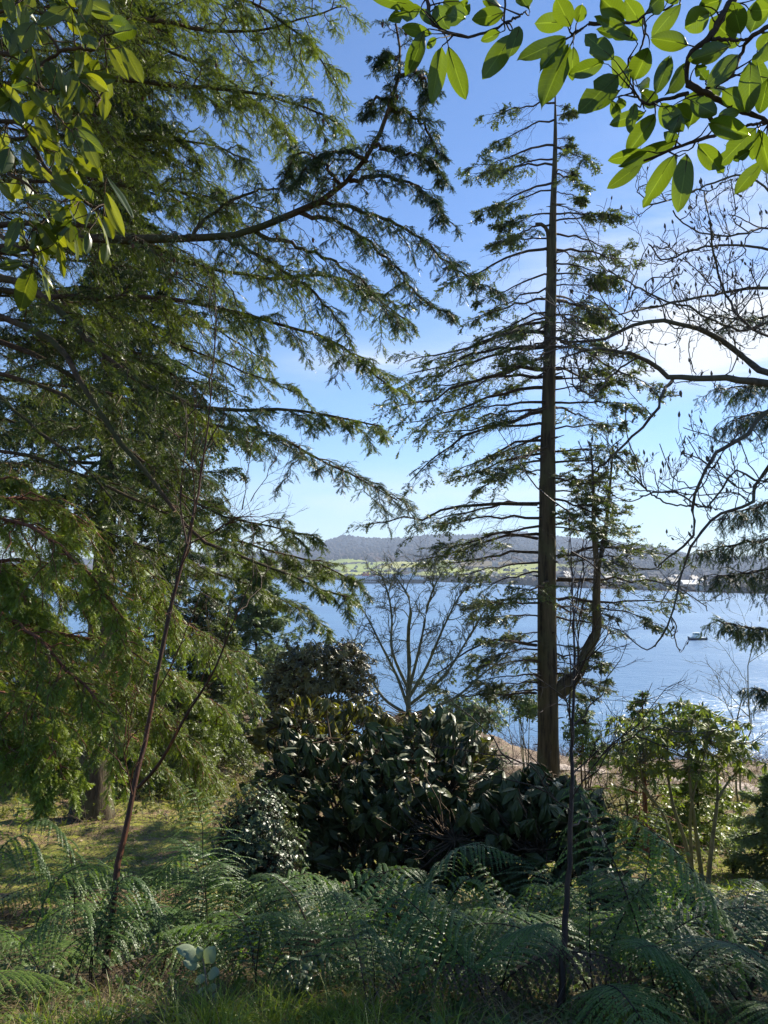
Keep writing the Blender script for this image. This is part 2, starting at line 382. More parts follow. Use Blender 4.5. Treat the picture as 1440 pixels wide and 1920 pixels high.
# ------------------------------------------------------------------ terrain
PY = [-60, -10, 0, 3, 4, 5, 6, 8, 10, 12.5, 15, 18, 22, 26, 30, 35, 40, 45, 52, 60, 72, 84, 92, 110, 400]
PZ = [-0.6, -1.2, -1.62, -1.92, -2.15, -2.5, -2.9, -3.6, -4.2, -5.0, -5.45, -5.9, -6.8, -7.7, -8.8, -10.0, -10.6, -11.4, -12.8, -14.3, -17.2, -19.9, -20.6, -22.5, -32]
def gz(x, y):
    x = np.asarray(x, float); y = np.asarray(y, float)
    z = np.interp(y, PY, PZ)
    u = x / np.maximum(y, 6.0)
    lf = np.clip((-0.07 - u) / 0.16, 0, 1); lf = lf * lf * (3 - 2 * lf)
    z = z + 4.9 * lf * np.exp(-((y - 50) / 14.0) ** 2)
    z = z + 2.0 * np.exp(-((x - 6.0) / 4.0) ** 2 - ((y - 56) / 6.0) ** 2)
    z = z - 1.0 * np.clip((u - 0.2) / 0.3, 0, 1) * np.clip((y - 50) / 20, 0, 1)
    n = 0.05 * np.sin(x * 1.7 + 0.6 * y) + 0.045 * np.sin(y * 2.1 - x * 0.9 + 1) + 0.03 * np.sin(3.9 * x + 2.3) * np.sin(3.1 * y) + 0.018 * np.sin(7.3 * x + y) * np.sin(6.7 * y - x)
    amp = np.clip((y - 2) / 6, 0.35, 1) * (1 + np.clip((y - 25) / 20, 0, 2.5))
    return EYE + z + n * amp
def hit(px, py):
    """where the ray through a photo point meets the ground"""
    d = np.geomspace(1.5, 400, 4000); x = (px - 720.0) / FPX; u = (960.0 - py) / FPX
    Y = cos(PITCH) - sin(PITCH) * u; Z = sin(PITCH) + cos(PITCH) * u
    h = EYE + Z / Y * d - gz(x / Y * d, d); i = np.argmax(h < 0)
    return np.array([x / Y * d[i], d[i], gz(x / Y * d[i], d[i])])
def base_at(px, d):
    x = (px - 720.0) / FPX * d / cos(PITCH)
    return np.array([x, d, float(gz(x, d))])

ys = np.concatenate([np.linspace(-60, 1, 26)[:-1], np.linspace(1, 30, 200)[:-1], np.geomspace(30, 120, 130)[:-1], np.geomspace(120, 420, 14)])
us = np.linspace(-1, 1, 240)
Yg, Ug = np.meshgrid(ys, us, indexing='ij')
Xg = Ug * (26 + np.maximum(Yg, 0) * 0.95 + np.maximum(-Yg, 0) * 0.3)
Zg = gz(Xg, Yg)
def grid_faces(a, b):
    i = np.arange(a - 1)[:, None] * b; j = np.arange(b - 1)[None]
    return np.stack([i + j, i + j + 1, i + b + j + 1, i + b + j], -1).reshape(-1, 4)
m, t = mat('woodland_floor')
pos = objpos(t)
n1 = noise(t, 0.55, 5, 0.6, pos, 0.4).outputs[0]; n2 = noise(t, 9.0, 6, 0.7, pos).outputs[0]; n3 = noise(t, 38.0, 4, 0.7, pos).outputs[0]
lit = ramp(t, n3, [(0.3, (0.040, 0.022, 0.012)), (0.5, (0.200, 0.120, 0.062)), (0.72, (0.400, 0.300, 0.140))])
mos = ramp(t, n2, [(0.3, (0.060, 0.070, 0.012)), (0.7, (0.400, 0.370, 0.050))])
col = mixc(t, ramp(t, mth(t, 'ADD', n1, mth(t, 'MULTIPLY', mth(t, 'SUBTRACT', n2, 0.5), 0.5)), [(0.39, 0.0), (0.50, 1.0)]), lit, mos)
sx = N(t, 'ShaderNodeSeparateXYZ'); t.links.new(pos, sx.inputs[0])
farf = ramp(t, mth(t, 'DIVIDE', sx.outputs['Y'], 60.0), [(0.42, 0.0), (0.62, 1.0)])
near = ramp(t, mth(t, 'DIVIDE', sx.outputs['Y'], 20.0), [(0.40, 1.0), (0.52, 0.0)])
col = mixc(t, mth(t, 'MULTIPLY', near, 0.75), col, ramp(t, n3, [(0.3, (0.018, 0.012, 0.008)), (0.7, (0.085, 0.055, 0.032))]))  # near slope darkened to a humus tone, painting in dense shade under the ferns
brush = ramp(t, noise(t, 1.6, 6, 0.7, pos).outputs[0], [(0.3, (0.085, 0.055, 0.038)), (0.5, (0.230, 0.165, 0.110)), (0.7, (0.330, 0.270, 0.160))])
col = mixc(t, farf, col, brush)
pb = N(t, 'ShaderNodeBsdfPrincipled'); pb.inputs['Roughness'].default_value = 0.95; t.links.new(col, pb.inputs['Base Color'])
bp = N(t, 'ShaderNodeBump'); bp.inputs['Strength'].default_value = 0.9; bp.inputs['Distance'].default_value = 0.05
t.links.new(mth(t, 'ADD', n2, mth(t, 'MULTIPLY', n3, 1.5)), bp.inputs['Height']); t.links.new(bp.outputs[0], pb.inputs['Normal'])
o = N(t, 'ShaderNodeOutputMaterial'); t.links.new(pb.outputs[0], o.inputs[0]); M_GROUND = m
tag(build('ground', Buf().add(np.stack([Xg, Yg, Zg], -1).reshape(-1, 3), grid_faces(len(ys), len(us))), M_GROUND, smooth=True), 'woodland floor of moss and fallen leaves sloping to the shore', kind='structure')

# water
m, t = mat('sea_water'); pos = objpos(t)
mp = N(t, 'ShaderNodeMapping'); mp.inputs['Scale'].default_value = (1.0, 1.7, 1); mp.inputs['Rotation'].default_value = (0, 0, 0.3); t.links.new(pos, mp.inputs[0])
w1 = noise(t, 0.55, 5, 0.62, mp.outputs[0], 0.3).outputs[0]; w2 = noise(t, 0.09, 3, 0.5, mp.outputs[0]).outputs[0]
wv = mth(t, 'ADD', w1, mth(t, 'MULTIPLY', w2, 1.2))
pb = N(t, 'ShaderNodeBsdfPrincipled'); pb.inputs['Base Color'].default_value = (0.085, 0.180, 0.320, 1); pb.inputs['Roughness'].default_value = 0.28
pb.inputs['IOR'].default_value = 1.33
bp = N(t, 'ShaderNodeBump'); bp.inputs['Strength'].default_value = 0.55; bp.inputs['Distance'].default_value = 0.7
t.links.new(wv, bp.inputs['Height']); t.links.new(bp.outputs[0], pb.inputs['Normal'])
mp2 = N(t, 'ShaderNodeMapping'); mp2.inputs['Scale'].default_value = (0.004, 0.018, 1); mp2.inputs['Rotation'].default_value = (0, 0, 0.2); t.links.new(pos, mp2.inputs[0])
lane = noise(t, 1.0, 4, 0.6, mp2.outputs[0], 0.6).outputs[0]
lf_ = ramp(t, lane, [(0.38, 0.0), (0.62, 1.0)])
t.links.new(mth(t, 'ADD', 0.30, mth(t, 'MULTIPLY', lf_, 0.40)), bp.inputs['Strength'])
t.links.new(mixc(t, lf_, (0.070, 0.150, 0.280), (0.110, 0.215, 0.360)), pb.inputs['Base Color'])
o = N(t, 'ShaderNodeOutputMaterial'); t.links.new(pb.outputs[0], o.inputs[0]); M_SEA = m
gx = np.linspace(-1, 1, 30); gy = np.geomspace(40, 6000, 30)
GX, GY = np.meshgrid(gx, gy, indexing='xy'); GX = GX * (250 + GY * 1.0)
tag(build('water', Buf().add(np.stack([GX, GY, 0 * GX], -1).reshape(-1, 3), grid_faces(30, 30)), M_SEA), 'rippled blue water of the wide sea inlet', kind='structure')

# far shore and hills
rng = np.random.default_rng(5)
RX = [-900, -200, 100, 430, 560, 575, 600, 640, 655, 690, 740, 820, 880, 960, 1020, 1100, 1180, 1240, 1300, 1340, 1400, 1500, 2400]
RY = [1052, 1050, 1046, 1040, 1032, 1027, 1018, 1007, 1006, 1010, 1009, 1005, 1003, 997, 1003, 1014, 1021, 1030, 1040, 1043, 1046, 1042, 1030]
SX = [-900, 600, 800, 950, 1060, 1250, 1400, 1700, 2400]
SY = [1085, 1086.5, 1090, 1095, 1101, 1108, 1112.5, 1117, 1120]
cx_ = np.linspace(-900, 2400, 660); tt = np.linspace(0, 1, 70)
def hill_py(px, t):
    s = np.interp(px, SX, SY); r = np.interp(px, RX, RY)
    f = 0.16 * np.minimum(t / 0.02, 1) * 0.25 + 0.96 * t ** 0.85
    f = np.where(t > 0.05, f, t / 0.05 * (0.04 + 0.96 * 0.05 ** 0.85))
    return s + (r - s) * np.minimum(f, 1.0)
def hill_d(px, t):
    ds = 20.0 * FPX / (np.interp(px, SX, SY) - 1068.0)
    return ds + (3400 - ds) * t
def hill_pt(px, t):
    px = np.asarray(px, float); t = np.asarray(t, float); d = hill_d(px, t); py = hill_py(px, t)
    x = (px - 720) / FPX; u = (960 - py) / FPX; Y = cos(PITCH) - sin(PITCH) * u; Z = sin(PITCH) + cos(PITCH) * u
    z = EYE + Z / Y * d; X = x / Y * d
    z = z + np.clip(t * 4, 0, 1) * (4.0 * np.sin(X / 61.0 + d / 170) * np.sin(d / 93.0 - X / 400) + 2.0 * np.sin(X / 23.0) * np.sin(d / 41.0 + X / 77))
    return np.stack([X, d, np.maximum(z, -0.6 + 3.0 * np.clip(t * 40, 0, 1))], -1)
A, T_ = np.meshgrid(cx_, tt, indexing='ij')
hv = hill_pt(A, T_)
hv[:, -12:, 2] += rng.normal(0, 1.4, hv[:, -12:, 2].shape)
back = hv[:, -1:, :].copy(); back[..., 1] += 900; back[..., 2] *= 0.3
hv = np.concatenate([hv, back], 1)
zone = np.concatenate([T_, np.ones((len(cx_), 1))], 1)
m, t = mat('far_hillside'); pos = objpos(t)
at = N(t, 'ShaderNodeAttribute', attribute_name='tint')
mp = N(t, 'ShaderNodeMapping'); mp.inputs['Scale'].default_value = (0.0060, 0.0040, 0); mp.inputs['Rotation'].default_value = (0, 0, 0.25); t.links.new(pos, mp.inputs[0])
wr = noise(t, 0.004, 3, 0.5, pos); 
vadd = N(t, 'ShaderNodeVectorMath', operation='ADD'); t.links.new(mp.outputs[0], vadd.inputs[0]); t.links.new(wr.outputs[1], vadd.inputs[1])
vo = N(t, 'ShaderNodeTexVoronoi'); vo.inputs['Scale'].default_value = 1.0; t.links.new(vadd.outputs[0], vo.inputs['Vector'])
ve = N(t, 'ShaderNodeTexVoronoi', feature='DISTANCE_TO_EDGE'); ve.inputs['Scale'].default_value = 1.0; t.links.new(vadd.outputs[0], ve.inputs['Vector'])
cell = N(t, 'ShaderNodeSeparateColor'); t.links.new(vo.outputs['Color'], cell.inputs[0])
fld = ramp(t, cell.outputs[0], [(0.0, (0.12, 0.085, 0.055)), (0.10, (0.22, 0.19, 0.09)), (0.16, (0.24, 0.30, 0.08)), (0.8, (0.36, 0.39, 0.11)), (1.0, (0.42, 0.40, 0.15))])
hedge = ramp(t, mth(t, 'ADD', ve.outputs['Distance'], mth(t, 'MULTIPLY', mth(t, 'SUBTRACT', noise(t, 0.03, 4, 0.7, pos).outputs[0], 0.5), 0.35)), [(0.02, 0.0), (0.06, 1.0)])
nf = noise(t, 0.02, 6, 0.7, pos).outputs[0]
wood = ramp(t, nf, [(0.3, (0.050, 0.036, 0.034)), (0.7, (0.115, 0.085, 0.070))])
fld = mixc(t, hedge, (0.055, 0.045, 0.040), fld)
conif = ramp(t, noise(t, 0.006, 6, 0.6, pos).outputs[0], [(0.35, (0.020, 0.027, 0.042)), (0.55, (0.034, 0.042, 0.056)), (0.72, (0.070, 0.066, 0.068))])
zf = mth(t, 'ADD', at.outputs['Fac'], mth(t, 'MULTIPLY', mth(t, 'SUBTRACT', noise(t, 0.0035, 4, 0.6, pos).outputs[0], 0.5), 0.35))
col = mixc(t, ramp(t, zf, [(0.36, 0.0), (0.40, 1.0)]), fld, wood)
col = mixc(t, ramp(t, zf, [(0.50, 0.0), (0.60, 1.0)]), col, conif)
sx = N(t, 'ShaderNodeSeparateXYZ'); t.links.new(pos, sx.inputs[0])
ratio = mth(t, 'DIVIDE', sx.outputs['X'], sx.outputs['Y'])
tw = ramp(t, mth(t, 'ADD', ratio, mth(t, 'MULTIPLY', nf, 0.08)), [(0.22, 0.0), (0.34, 1.0)])
townc = ramp(t, noise(t, 0.05, 5, 0.8, pos).outputs[0], [(0.3, (0.040, 0.036, 0.034)), (0.55, (0.085, 0.080, 0.070)), (0.8, (0.13, 0.13, 0.08))])
col = mixc(t, mth(t, 'MULTIPLY', tw, ramp(t, zf, [(0.55, 1.0), (0.7, 0.0)])), col, townc)
shore = ramp(t, at.outputs['Fac'], [(0.035, 1.0), (0.06, 0.0)])
col = mixc(t, shore, col, (0.105, 0.085, 0.065))
pb = N(t, 'ShaderNodeBsdfDiffuse'); t.links.new(col, pb.inputs['Color'])
bp = N(t, 'ShaderNodeBump'); bp.inputs['Strength'].default_value = 0.8; bp.inputs['Distance'].default_value = 14.0
t.links.new(nf, bp.inputs['Height']); t.links.new(bp.outputs[0], pb.inputs['Normal'])
o = N(t, 'ShaderNodeOutputMaterial'); t.links.new(pb.outputs[0], o.inputs[0]); M_HILL = m
b = Buf(); b.add(hv.reshape(-1, 3), grid_faces(len(cx_), 71)[:, ::-1]); b.t = [zone.ravel()]
tag(build('far_hills', b, M_HILL, smooth=True), 'low wooded hills and green fields across the water', kind='structure')
# woods and hedgerow trees on the far shore
rng = np.random.default_rng(8)
ico_v = []; 
def lump(seed):
    r = np.random.default_rng(seed); v = [(0, 0, 1)]; f = []
    for i, (z, rad) in enumerate(((0.75, 0.5), (0.35, 0.8), (0.0, 0.6))):
        for k in range(6):
            a = k * pi / 3 + i * 0.5; q = rad * r.uniform(0.7, 1.2); v.append((q * cos(a), q * sin(a), z * r.uniform(0.85, 1.1)))
    for k in range(6): f.append([0, 1 + k, 1 + (k + 1) % 6])
    for i in range(2):
        for k in range(6):
            a = 1 + i * 6 + k; c = 1 + i * 6 + (k + 1) % 6; f.append([a, a + 6, c]); f.append([c, a + 6, c + 6])
    return np.array(v), np.array(f)
LUMPS = [lump(i) for i in range(4)]
b = Buf()
for (lo, hi, t0, t1, n, h) in ((300, 1100, 0.0, 0.02, 900, 9), (300, 1200, 0.02, 0.35, 420, 6), (1050, 1600, 0.0, 0.3, 1700, 7), (560, 1500, 0.35, 0.98, 2600, 11), (200, 1500, 0.97, 1.0, 700, 9)):
    px = rng.uniform(lo, hi, n); tv = rng.uniform(t0, t1, n)
    if t1 == 0.35: tv = np.round(tv * 17 + 0.3 * np.sin(px / 40)) / 17 + rng.normal(0, 0.003, n); tv = np.clip(tv, 0.01, 1)
    p = hill_pt(px, tv); sc = h * rng.uniform(0.5, 1.2, (n, 1)) * np.array([[0.9, 0.9, 1.0]]); R = frames(np.stack([np.cos(px), np.sin(px), 0 * px], -1))
    w = rng.integers(0, 4, n)
    for i in range(4): q = w == i; stamp(b, LUMPS[i], p[q] - [0, 0, 1], R[q], sc[q], rng.uniform(0, 1, q.sum()))
M_FARW = leaf_mat('far_wood', (0.026, 0.026, 0.026), (0.080, 0.064, 0.050), 0.0, 0.9, 0.1)
tag(build('far_woodland', b, M_FARW), 'leafless woods and hedgerows spread over the far hillside', kind='stuff')

# gravel path along the shore
def ribbon(px_pts, w, dz, k=60):
    c = resample([hit(*p) for p in px_pts], k); tn = norm(np.gradient(c, axis=0)); sd_ = norm(np.cross(tn, [0, 0, 1.0]))
    rows = []
    for s_ in np.linspace(-w / 2, w / 2, 7):
        q = c + sd_ * s_; q[:, 2] = gz(q[:, 0], q[:, 1]) + dz; rows.append(q)
    return np.stack(rows, 1).reshape(-1, 3), grid_faces(k, 7)
v, f = ribbon([(700, 1424), (860, 1420), (930, 1425), (1000, 1433), (1090, 1443), (1240, 1462), (1400, 1488), (1640, 1530)], 1.5, 0.05)
m, t = mat('path_gravel'); pos = objpos(t)
col = ramp(t, noise(t, 6.0, 6, 0.7, pos).outputs[0], [(0.3, (0.26, 0.20, 0.16)), (0.7, (0.50, 0.42, 0.35))])
pb = N(t, 'ShaderNodeBsdfPrincipled'); pb.inputs['Roughness'].default_value = 0.95; t.links.new(col, pb.inputs['Base Color']); o = N(t, 'ShaderNodeOutputMaterial'); t.links.new(pb.outputs[0], o.inputs[0])
tag(build('path', Buf().add(v, f), m), 'pale gravel path running along the shore', kind='structure')
#--MARK1--
# ------------------------------------------------------------------ conifers
def limb(parent, pts, r0, r1, rng, bark, leaf, tm=SH_NEAR, nsec=26, sec=0.30, s0=0.12, droop=0.35, nter=12, ter=0.33, tdroop=0.5, nsh=9, shl=0.085,
         tint0=0.5, keep=1.0, name='limb', sang=0.95, twr=0.35, bare=0.0, label=None, lift=0.05, cones=0, cone_parent=None):
    """one big conifer limb through the given points, with drooping sprays; the foliage is its sub-part"""
    C = resample(pts, 26)[None]; Lm = np.linalg.norm(np.diff(C[0], axis=0), axis=1).sum()
    C[:, 1:-1] += rng.normal(0, 0.012, C[:, 1:-1].shape)
    bw, fl = Buf(), Buf()
    tubes(bw, C, np.linspace(r0, r1, 26) * (1 + 0.06 * rng.normal(0, 1, 26)), 8)
    C2, L2, s2, _ = kids(C, np.array([Lm]), nsec, s0, 1.0, sang, sec, droop, rng, k=7, taper=0.62, lift=lift)
    tubes(bw, C2, (0.004 + 0.0085 * L2)[:, None] * np.linspace(1, 0.35, 7)[None], 4)
    C3, L3, s3, p3 = kids(C2, L2, nter, 0.10 + bare, 1.0, 0.85, ter, tdroop, rng, k=5, taper=0.6, jit=0.22, keep=keep)
    tubes(bw, C3, (0.0016 + 0.004 * L3)[:, None] * np.linspace(1, 0.4, 5)[None], 3)
    tint = rng.normal(tint0, 0.14, len(C2))
    shoots(fl, C3, L3, nsh, rng, tm, shl, tint0=tint0, keep=keep, droop=0.3, par_t=tint[p3])
    shoots(fl, C2, L2, nter, rng, tm, shl, tint0=tint0, keep=keep, s0=0.35, droop=0.2, par_t=tint)
    shoots(fl, C, np.array([Lm]), 40, rng, tm, shl, tint0=tint0, s0=0.75)
    C4, L4, _, _ = kids(C, np.array([Lm]), 14, 0.05, 0.95, 0.9, 0.09, 0.3, rng, k=6, flat=False, jit=.4); tubes(bw, C4, np.full((14, 1), .004) * np.linspace(1, .3, 6)[None], 4)
    C5, L5, _, _ = kids(C4, L4, 4, 0.2, 1, 0.8, 0.5, 0.1, rng, k=4, flat=False); tubes(bw, C5, np.full((len(C5), 1), .002) * np.linspace(1, .5, 4)[None], 3)
    o = build(name, bw, bark, parent, smooth=True)
    if label: o['label'] = label
    build('foliage', fl, leaf, o)
    if cones:
        q = rng.integers(0, len(C3), cones)
        for i in q:
            cb = Buf(); p = C3[i][3]; c = np.array([p, p - [0, 0, 0.02], p - [0, 0, 0.045], p - [0, 0, 0.062]]); tubes(cb, c[None], np.array([[0.006, 0.016, 0.013, 0.003]]), 6); build('cone', cb, B_CONE, o, smooth=True)
    return C, C2, C3

def conifer(name, label, base, H, r0, rng, bark, leaf, cf=0.15, nl=60, Lmax=3.0, prof=None, up=0.25, droop=0.45, nsec=12, nter=7, nsh=5, tm=SH_FAR, shl=0.16,
            sec=0.35, ter=0.4, tint0=0.45, keep=0.85, lean=(0, 0), fol0=0.1, group=None, bendf=None, azbias=None, cat='tree', top_r=0.012, tdroop=0.4, sides=10, extra=None, twk=0.006, trunk_label=None):
    T = thing(name, label, cat, base, group)
    base = np.asarray(base, float); k = 24; u = np.linspace(0, 1, k)
    ax = base + np.stack([lean[0] * u, lean[1] * u, H * u], 1)
    if bendf is not None: ax = resample(bendf, k)
    ax[1:-1, :2] += rng.normal(0, 0.012 * (H ** 0.5) * 0.3, (k - 2, 2)); ax[0, 2] -= 0.25
    rad = r0 * (1 - u) ** 0.85 + top_r; rad[0] *= 1.9; rad[1] *= 1.15
    tb = Buf(); tubes(tb, ax[None], rad[None], sides, wob=0.05, rng=rng)
    h = cf + (1 - cf) * (np.arange(nl) + rng.uniform(0, 1, nl)) / nl; h = np.clip(h, 0, 0.995)
    pos, _ = curve_at(ax[None], h[None]); pos = pos[0]
    a = np.arange(nl) * 2.399 + rng.normal(0, 0.3, nl)
    if azbias is not None: a = azbias(a, h, rng)
    rel = (h - cf) / (1 - cf); L = Lmax * (prof(rel) if prof else np.minimum(1, (1 - rel) * 1.25 + 0.08)) * rng.uniform(0.65, 1.15, nl)
    d = np.stack([np.cos(a), np.sin(a), up * (0.4 + rel * 1.6) + rng.normal(0, 0.1, nl)], 1); d = norm(d)
    kk = 9; uu = np.linspace(0, 1, kk)
    C = pos[:, None] + d[:, None] * (L[:, None] * uu)[..., None]
    C[..., 2] -= (droop * L)[:, None] * uu ** 2 * rng.uniform(0.6, 1.4, (nl, 1)); C[..., 2] += (0.10 * L)[:, None] * np.clip(uu - 0.6, 0, 1) ** 2 * 2.5
    C[:, 1:] += rng.normal(0, 0.012, C[:, 1:].shape) * L[:, None, None]
    if extra is not None:
        E = np.stack([resample(e, kk) for e in extra]); C = np.concatenate([C, E]); L = np.concatenate([L, np.linalg.norm(np.diff(E, axis=1), axis=2).sum(1)])
    bw, fl = Buf(), Buf()
    tubes(bw, C, (0.006 + 0.0115 * L)[:, None] * np.linspace(1, 0.25, kk)[None], 5)
    C2, L2, _, p2 = kids(C, L, nsec, fol0, 1.0, 0.9, sec, 0.30, rng, k=5, taper=0.55)
    tubes(bw, C2, (twk * 0.5 + 0.006 * L2)[:, None] * np.linspace(1, 0.35, 5)[None], 3)
    tint = rng.normal(tint0, 0.16, len(C)); t2 = tint[p2] + rng.normal(0, 0.08, len(p2))
    C3, L3, _, p3 = kids(C2, L2, nter, 0.08, 1.0, 0.8, ter, tdroop, rng, k=4, taper=0.5, keep=keep)
    tubes(bw, C3, (twk * 0.35 + 0 * L3)[:, None] * np.linspace(1, 0.5, 4)[None], 3)
    shoots(fl, C3, L3, nsh, rng, tm, shl, keep=keep, par_t=t2[p3]); shoots(fl, C2, L2, nsh + 2, rng, tm, shl, keep=keep, par_t=t2, s0=0.2)
    to = build('trunk', tb, bark, T, smooth=True)
    if trunk_label: to['label'] = trunk_label
    build('branches', bw, bark, T, smooth=True); build('crown', fl, leaf, T)
    return T

R_ = np.random.default_rng
# --- near hemlock, trunk just outside the frame on the left, limbs reaching across
tb0 = base_at(-330, 8.5)
TB = thing('hemlock_tree', 'hemlock whose long curved limbs hang across the upper left of the view', 'tree', tb0)
b = Buf(); ax = resample(np.array([tb0 - [0, 0, .3], tb0 + [0, 0, 4], tb0 + [.1, .1, 9], tb0 + [0.1, .2, 15]]), 16); tubes(b, ax[None], np.linspace(0.30, 0.10, 16)[None], 12, wob=0.05, rng=R_(1))
build('trunk', b, B_DARK, TB, smooth=True)
D = 8.3
kw = dict(bark=B_LIMB, leaf=M_HEM)
# the big upswept limb against the sky
L1 = [(-330, 520, 8.6), (-100, 480, 8.6), (120, 452, 8.4), (270, 447, 8.2), (430, 442, 8.0), (540, 408, 7.9), (640, 350, 7.8), (700, 275, 7.7), (733, 190, 7.7), (752, 110, 7.7), (742, 45, 7.8)]
limb(TB, PP(L1), 0.075, 0.012, R_(11), B_LIMB, M_SPR, nsec=46, sec=0.115, s0=0.35, droop=0.45, nter=11, ter=0.34, nsh=7, shl=0.06, tint0=0.28, keep=0.75, cones=14, label='long upswept limb curving up against the sky')
def sub(pts, seed, tint=0.3, leaf=M_SPR, **k):
    a = dict(nsec=24, sec=0.26, s0=0.05, droop=0.42, nter=11, ter=0.40, nsh=8, shl=0.06, tint0=tint, keep=0.72); a.update(k)
    limb(TB, PP(pts), k.pop('r0', 0.024), 0.005, R_(seed), B_LIMB, leaf, name='side_branch', **{q: w for q, w in a.items() if q != 'r0'})
sub([(655, 340, 7.8), (720, 330, 7.6), (790, 355, 7.4), (850, 420, 7.3)], 12)
sub([(700, 275, 7.7), (750, 285, 7.7), (800, 300, 7.6), (838, 340, 7.5)], 13)
sub([(728, 200, 7.7), (770, 215, 7.9), (800, 245, 8.0), (825, 290, 8.0)], 14, sec=0.34)
sub([(742, 150, 7.7), (770, 130, 7.6), (795, 150, 7.5), (800, 190, 7.5)], 15, sec=0.5, nsec=16)
sub([(745, 110, 7.7), (720, 100, 7.6), (712, 120, 7.5)], 16, sec=0.5, nsec=12)
sub([(735, 190, 7.7), (700, 185, 7.8), (690, 215, 7.8)], 17, sec=0.5, nsec=14)
sub([(600, 380, 7.9), (690, 400, 7.6), (780, 440, 7.3), (850, 500, 7.1), (930, 545, 7.0)], 18, sec=0.2, nsec=34)
sub([(560, 398, 7.9), (660, 430, 7.7), (740, 500, 7.5), (790, 560, 7.4), (850, 590, 7.3)], 19, sec=0.2, nsec=34)
sub([(640, 350, 7.8), (600, 300, 7.9), (560, 290, 8.0), (535, 330, 8.1)], 20, sec=0.4)
sub([(690, 300, 7.7), (640, 285, 7.6), (585, 300, 7.5), (555, 345, 7.5)], 21, sec=0.35)
sub([(480, 435, 8.0), (600, 480, 7.9), (690, 540, 7.7), (750, 610, 7.6)], 22, tint=0.4, sec=0.24, nsec=30)
sub([(420, 442, 8.0), (520, 500, 7.7), (600, 560, 7.5), (660, 640, 7.4)], 23, tint=0.45, leaf=M_HEM, sec=0.26, nsec=30)
sub([(350, 446, 8.1), (430, 380, 8.2), (520, 350, 8.3), (600, 370, 8.4)], 24, tint=0.4, sec=0.3)
# further limbs
def big(pts, seed, r0=0.05, tint=0.55, leaf=M_HEM, label=None, **k):
    a = dict(nsec=50, sec=0.18, s0=0.25, droop=0.38, nter=14, ter=0.38, nsh=10, shl=0.062, tint0=tint, tdroop=0.42); a.update(k)
    limb(TB, PP(pts), r0, 0.008, R_(seed), B_LIMB, leaf, label=label, **a)
big([(-330, 230, 9), (0, 160, 9), (200, 150, 9), (330, 160, 8.9), (450, 170, 8.8), (560, 195, 8.7), (640, 235, 8.6)], 31, 0.06, 0.55, cones=10, s0=0.3)
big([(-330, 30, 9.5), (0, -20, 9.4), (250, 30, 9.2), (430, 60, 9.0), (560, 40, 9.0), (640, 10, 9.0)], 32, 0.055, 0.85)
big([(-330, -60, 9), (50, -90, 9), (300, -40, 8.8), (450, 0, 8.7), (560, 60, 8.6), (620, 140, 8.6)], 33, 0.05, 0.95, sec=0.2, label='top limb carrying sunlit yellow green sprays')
big([(-330, -30, 10), (100, 30, 10), (330, 100, 9.8), (480, 190, 9.6), (560, 280, 9.5)], 34, 0.045, 0.9, sec=0.2)
big([(-330, 300, 10), (60, 260, 10), (250, 260, 9.8), (380, 270, 9.8), (470, 300, 9.7)], 35, 0.045, 0.6, sec=0.2)
big([(-330, 520, 8.5), (0, 520, 8.3), (110, 585, 8.0), (200, 670, 7.8), (300, 735, 7.7), (400, 765, 7.6), (540, 770, 7.5), (650, 785, 7.3), (715, 800, 7.2)], 36, 0.055, 0.5, s0=0.4, sec=0.13, nsec=36)
big([(-330, 480, 8.5), (0, 545, 8.6), (150, 560, 8.7), (300, 555, 8.6), (450, 590, 8.5), (600, 630, 8.4), (690, 690, 8.3), (745, 735, 8.3)], 37, 0.05, 0.45, s0=0.3, sec=0.14)
big([(-330, 560, 9.3), (0, 640, 9.2), (200, 740, 9.1), (350, 790, 9.0), (500, 815, 8.9), (620, 870, 8.8), (745, 938, 8.7)], 38, 0.045, 0.45, s0=0.35, sec=0.15, leaf=M_SPR, nsec=46)
big([(-330, 440, 9.0), (0, 420, 9.0), (200, 430, 9.0), (380, 500, 8.9), (500, 520, 8.8), (640, 520, 8.7), (760, 600, 8.6)], 39, 0.045, 0.5, s0=0.3, sec=0.16)
big([(-330, 500, 8.0), (0, 595, 7.8), (110, 650, 7.6), (170, 745, 7.4), (225, 830, 7.3), (300, 920, 7.2), (350, 990, 7.1), (450, 1040, 7.0), (560, 1085, 7.0), (655, 1120, 7.0)], 40, 0.045, 0.4, s0=0.72, sec=0.10, nsec=22, label='bare brown limb slanting down with leaves only at its tip')
big([(-330, 640, 8.8), (0, 700, 8.6), (150, 760, 8.5), (260, 860, 8.4), (400, 960, 8.3), (520, 990, 8.2), (590, 1005, 8.2)], 41, 0.035, 0.4, s0=0.5, sec=0.12, nsec=30)
big([(-330, 420, 9.5), (-50, 470, 9.5), (80, 520, 9.4), (170, 640, 9.3), (300, 700, 9.2)], 42, 0.035, 0.4, s0=0.35, sec=0.16, nsec=24, keep=0.7)
big([(-330, 560, 7.6), (-60, 700, 7.4), (60, 800, 7.3), (160, 880, 7.2), (240, 980, 7.2)], 43, 0.03, 0.4, s0=0.5, sec=0.12, nsec=16, keep=0.6)
big([(-330, 60, 8.4), (0, 80, 8.4), (150, 190, 8.4), (250, 300, 8.4), (340, 380, 8.4)], 44, 0.035, 0.6, s0=0.3, sec=0.2, nsec=30)
big([(-330, 330, 9.6), (50, 340, 9.6), (250, 350, 9.6), (400, 370, 9.6), (520, 400, 9.6)], 45, 0.035, 0.55, s0=0.3, sec=0.2, nsec=34)
big([(-330, 600, 10), (0, 600, 10), (250, 620, 10), (420, 680, 10), (560, 740, 10)], 46, 0.035, 0.45, s0=0.3, sec=0.16, nsec=30)

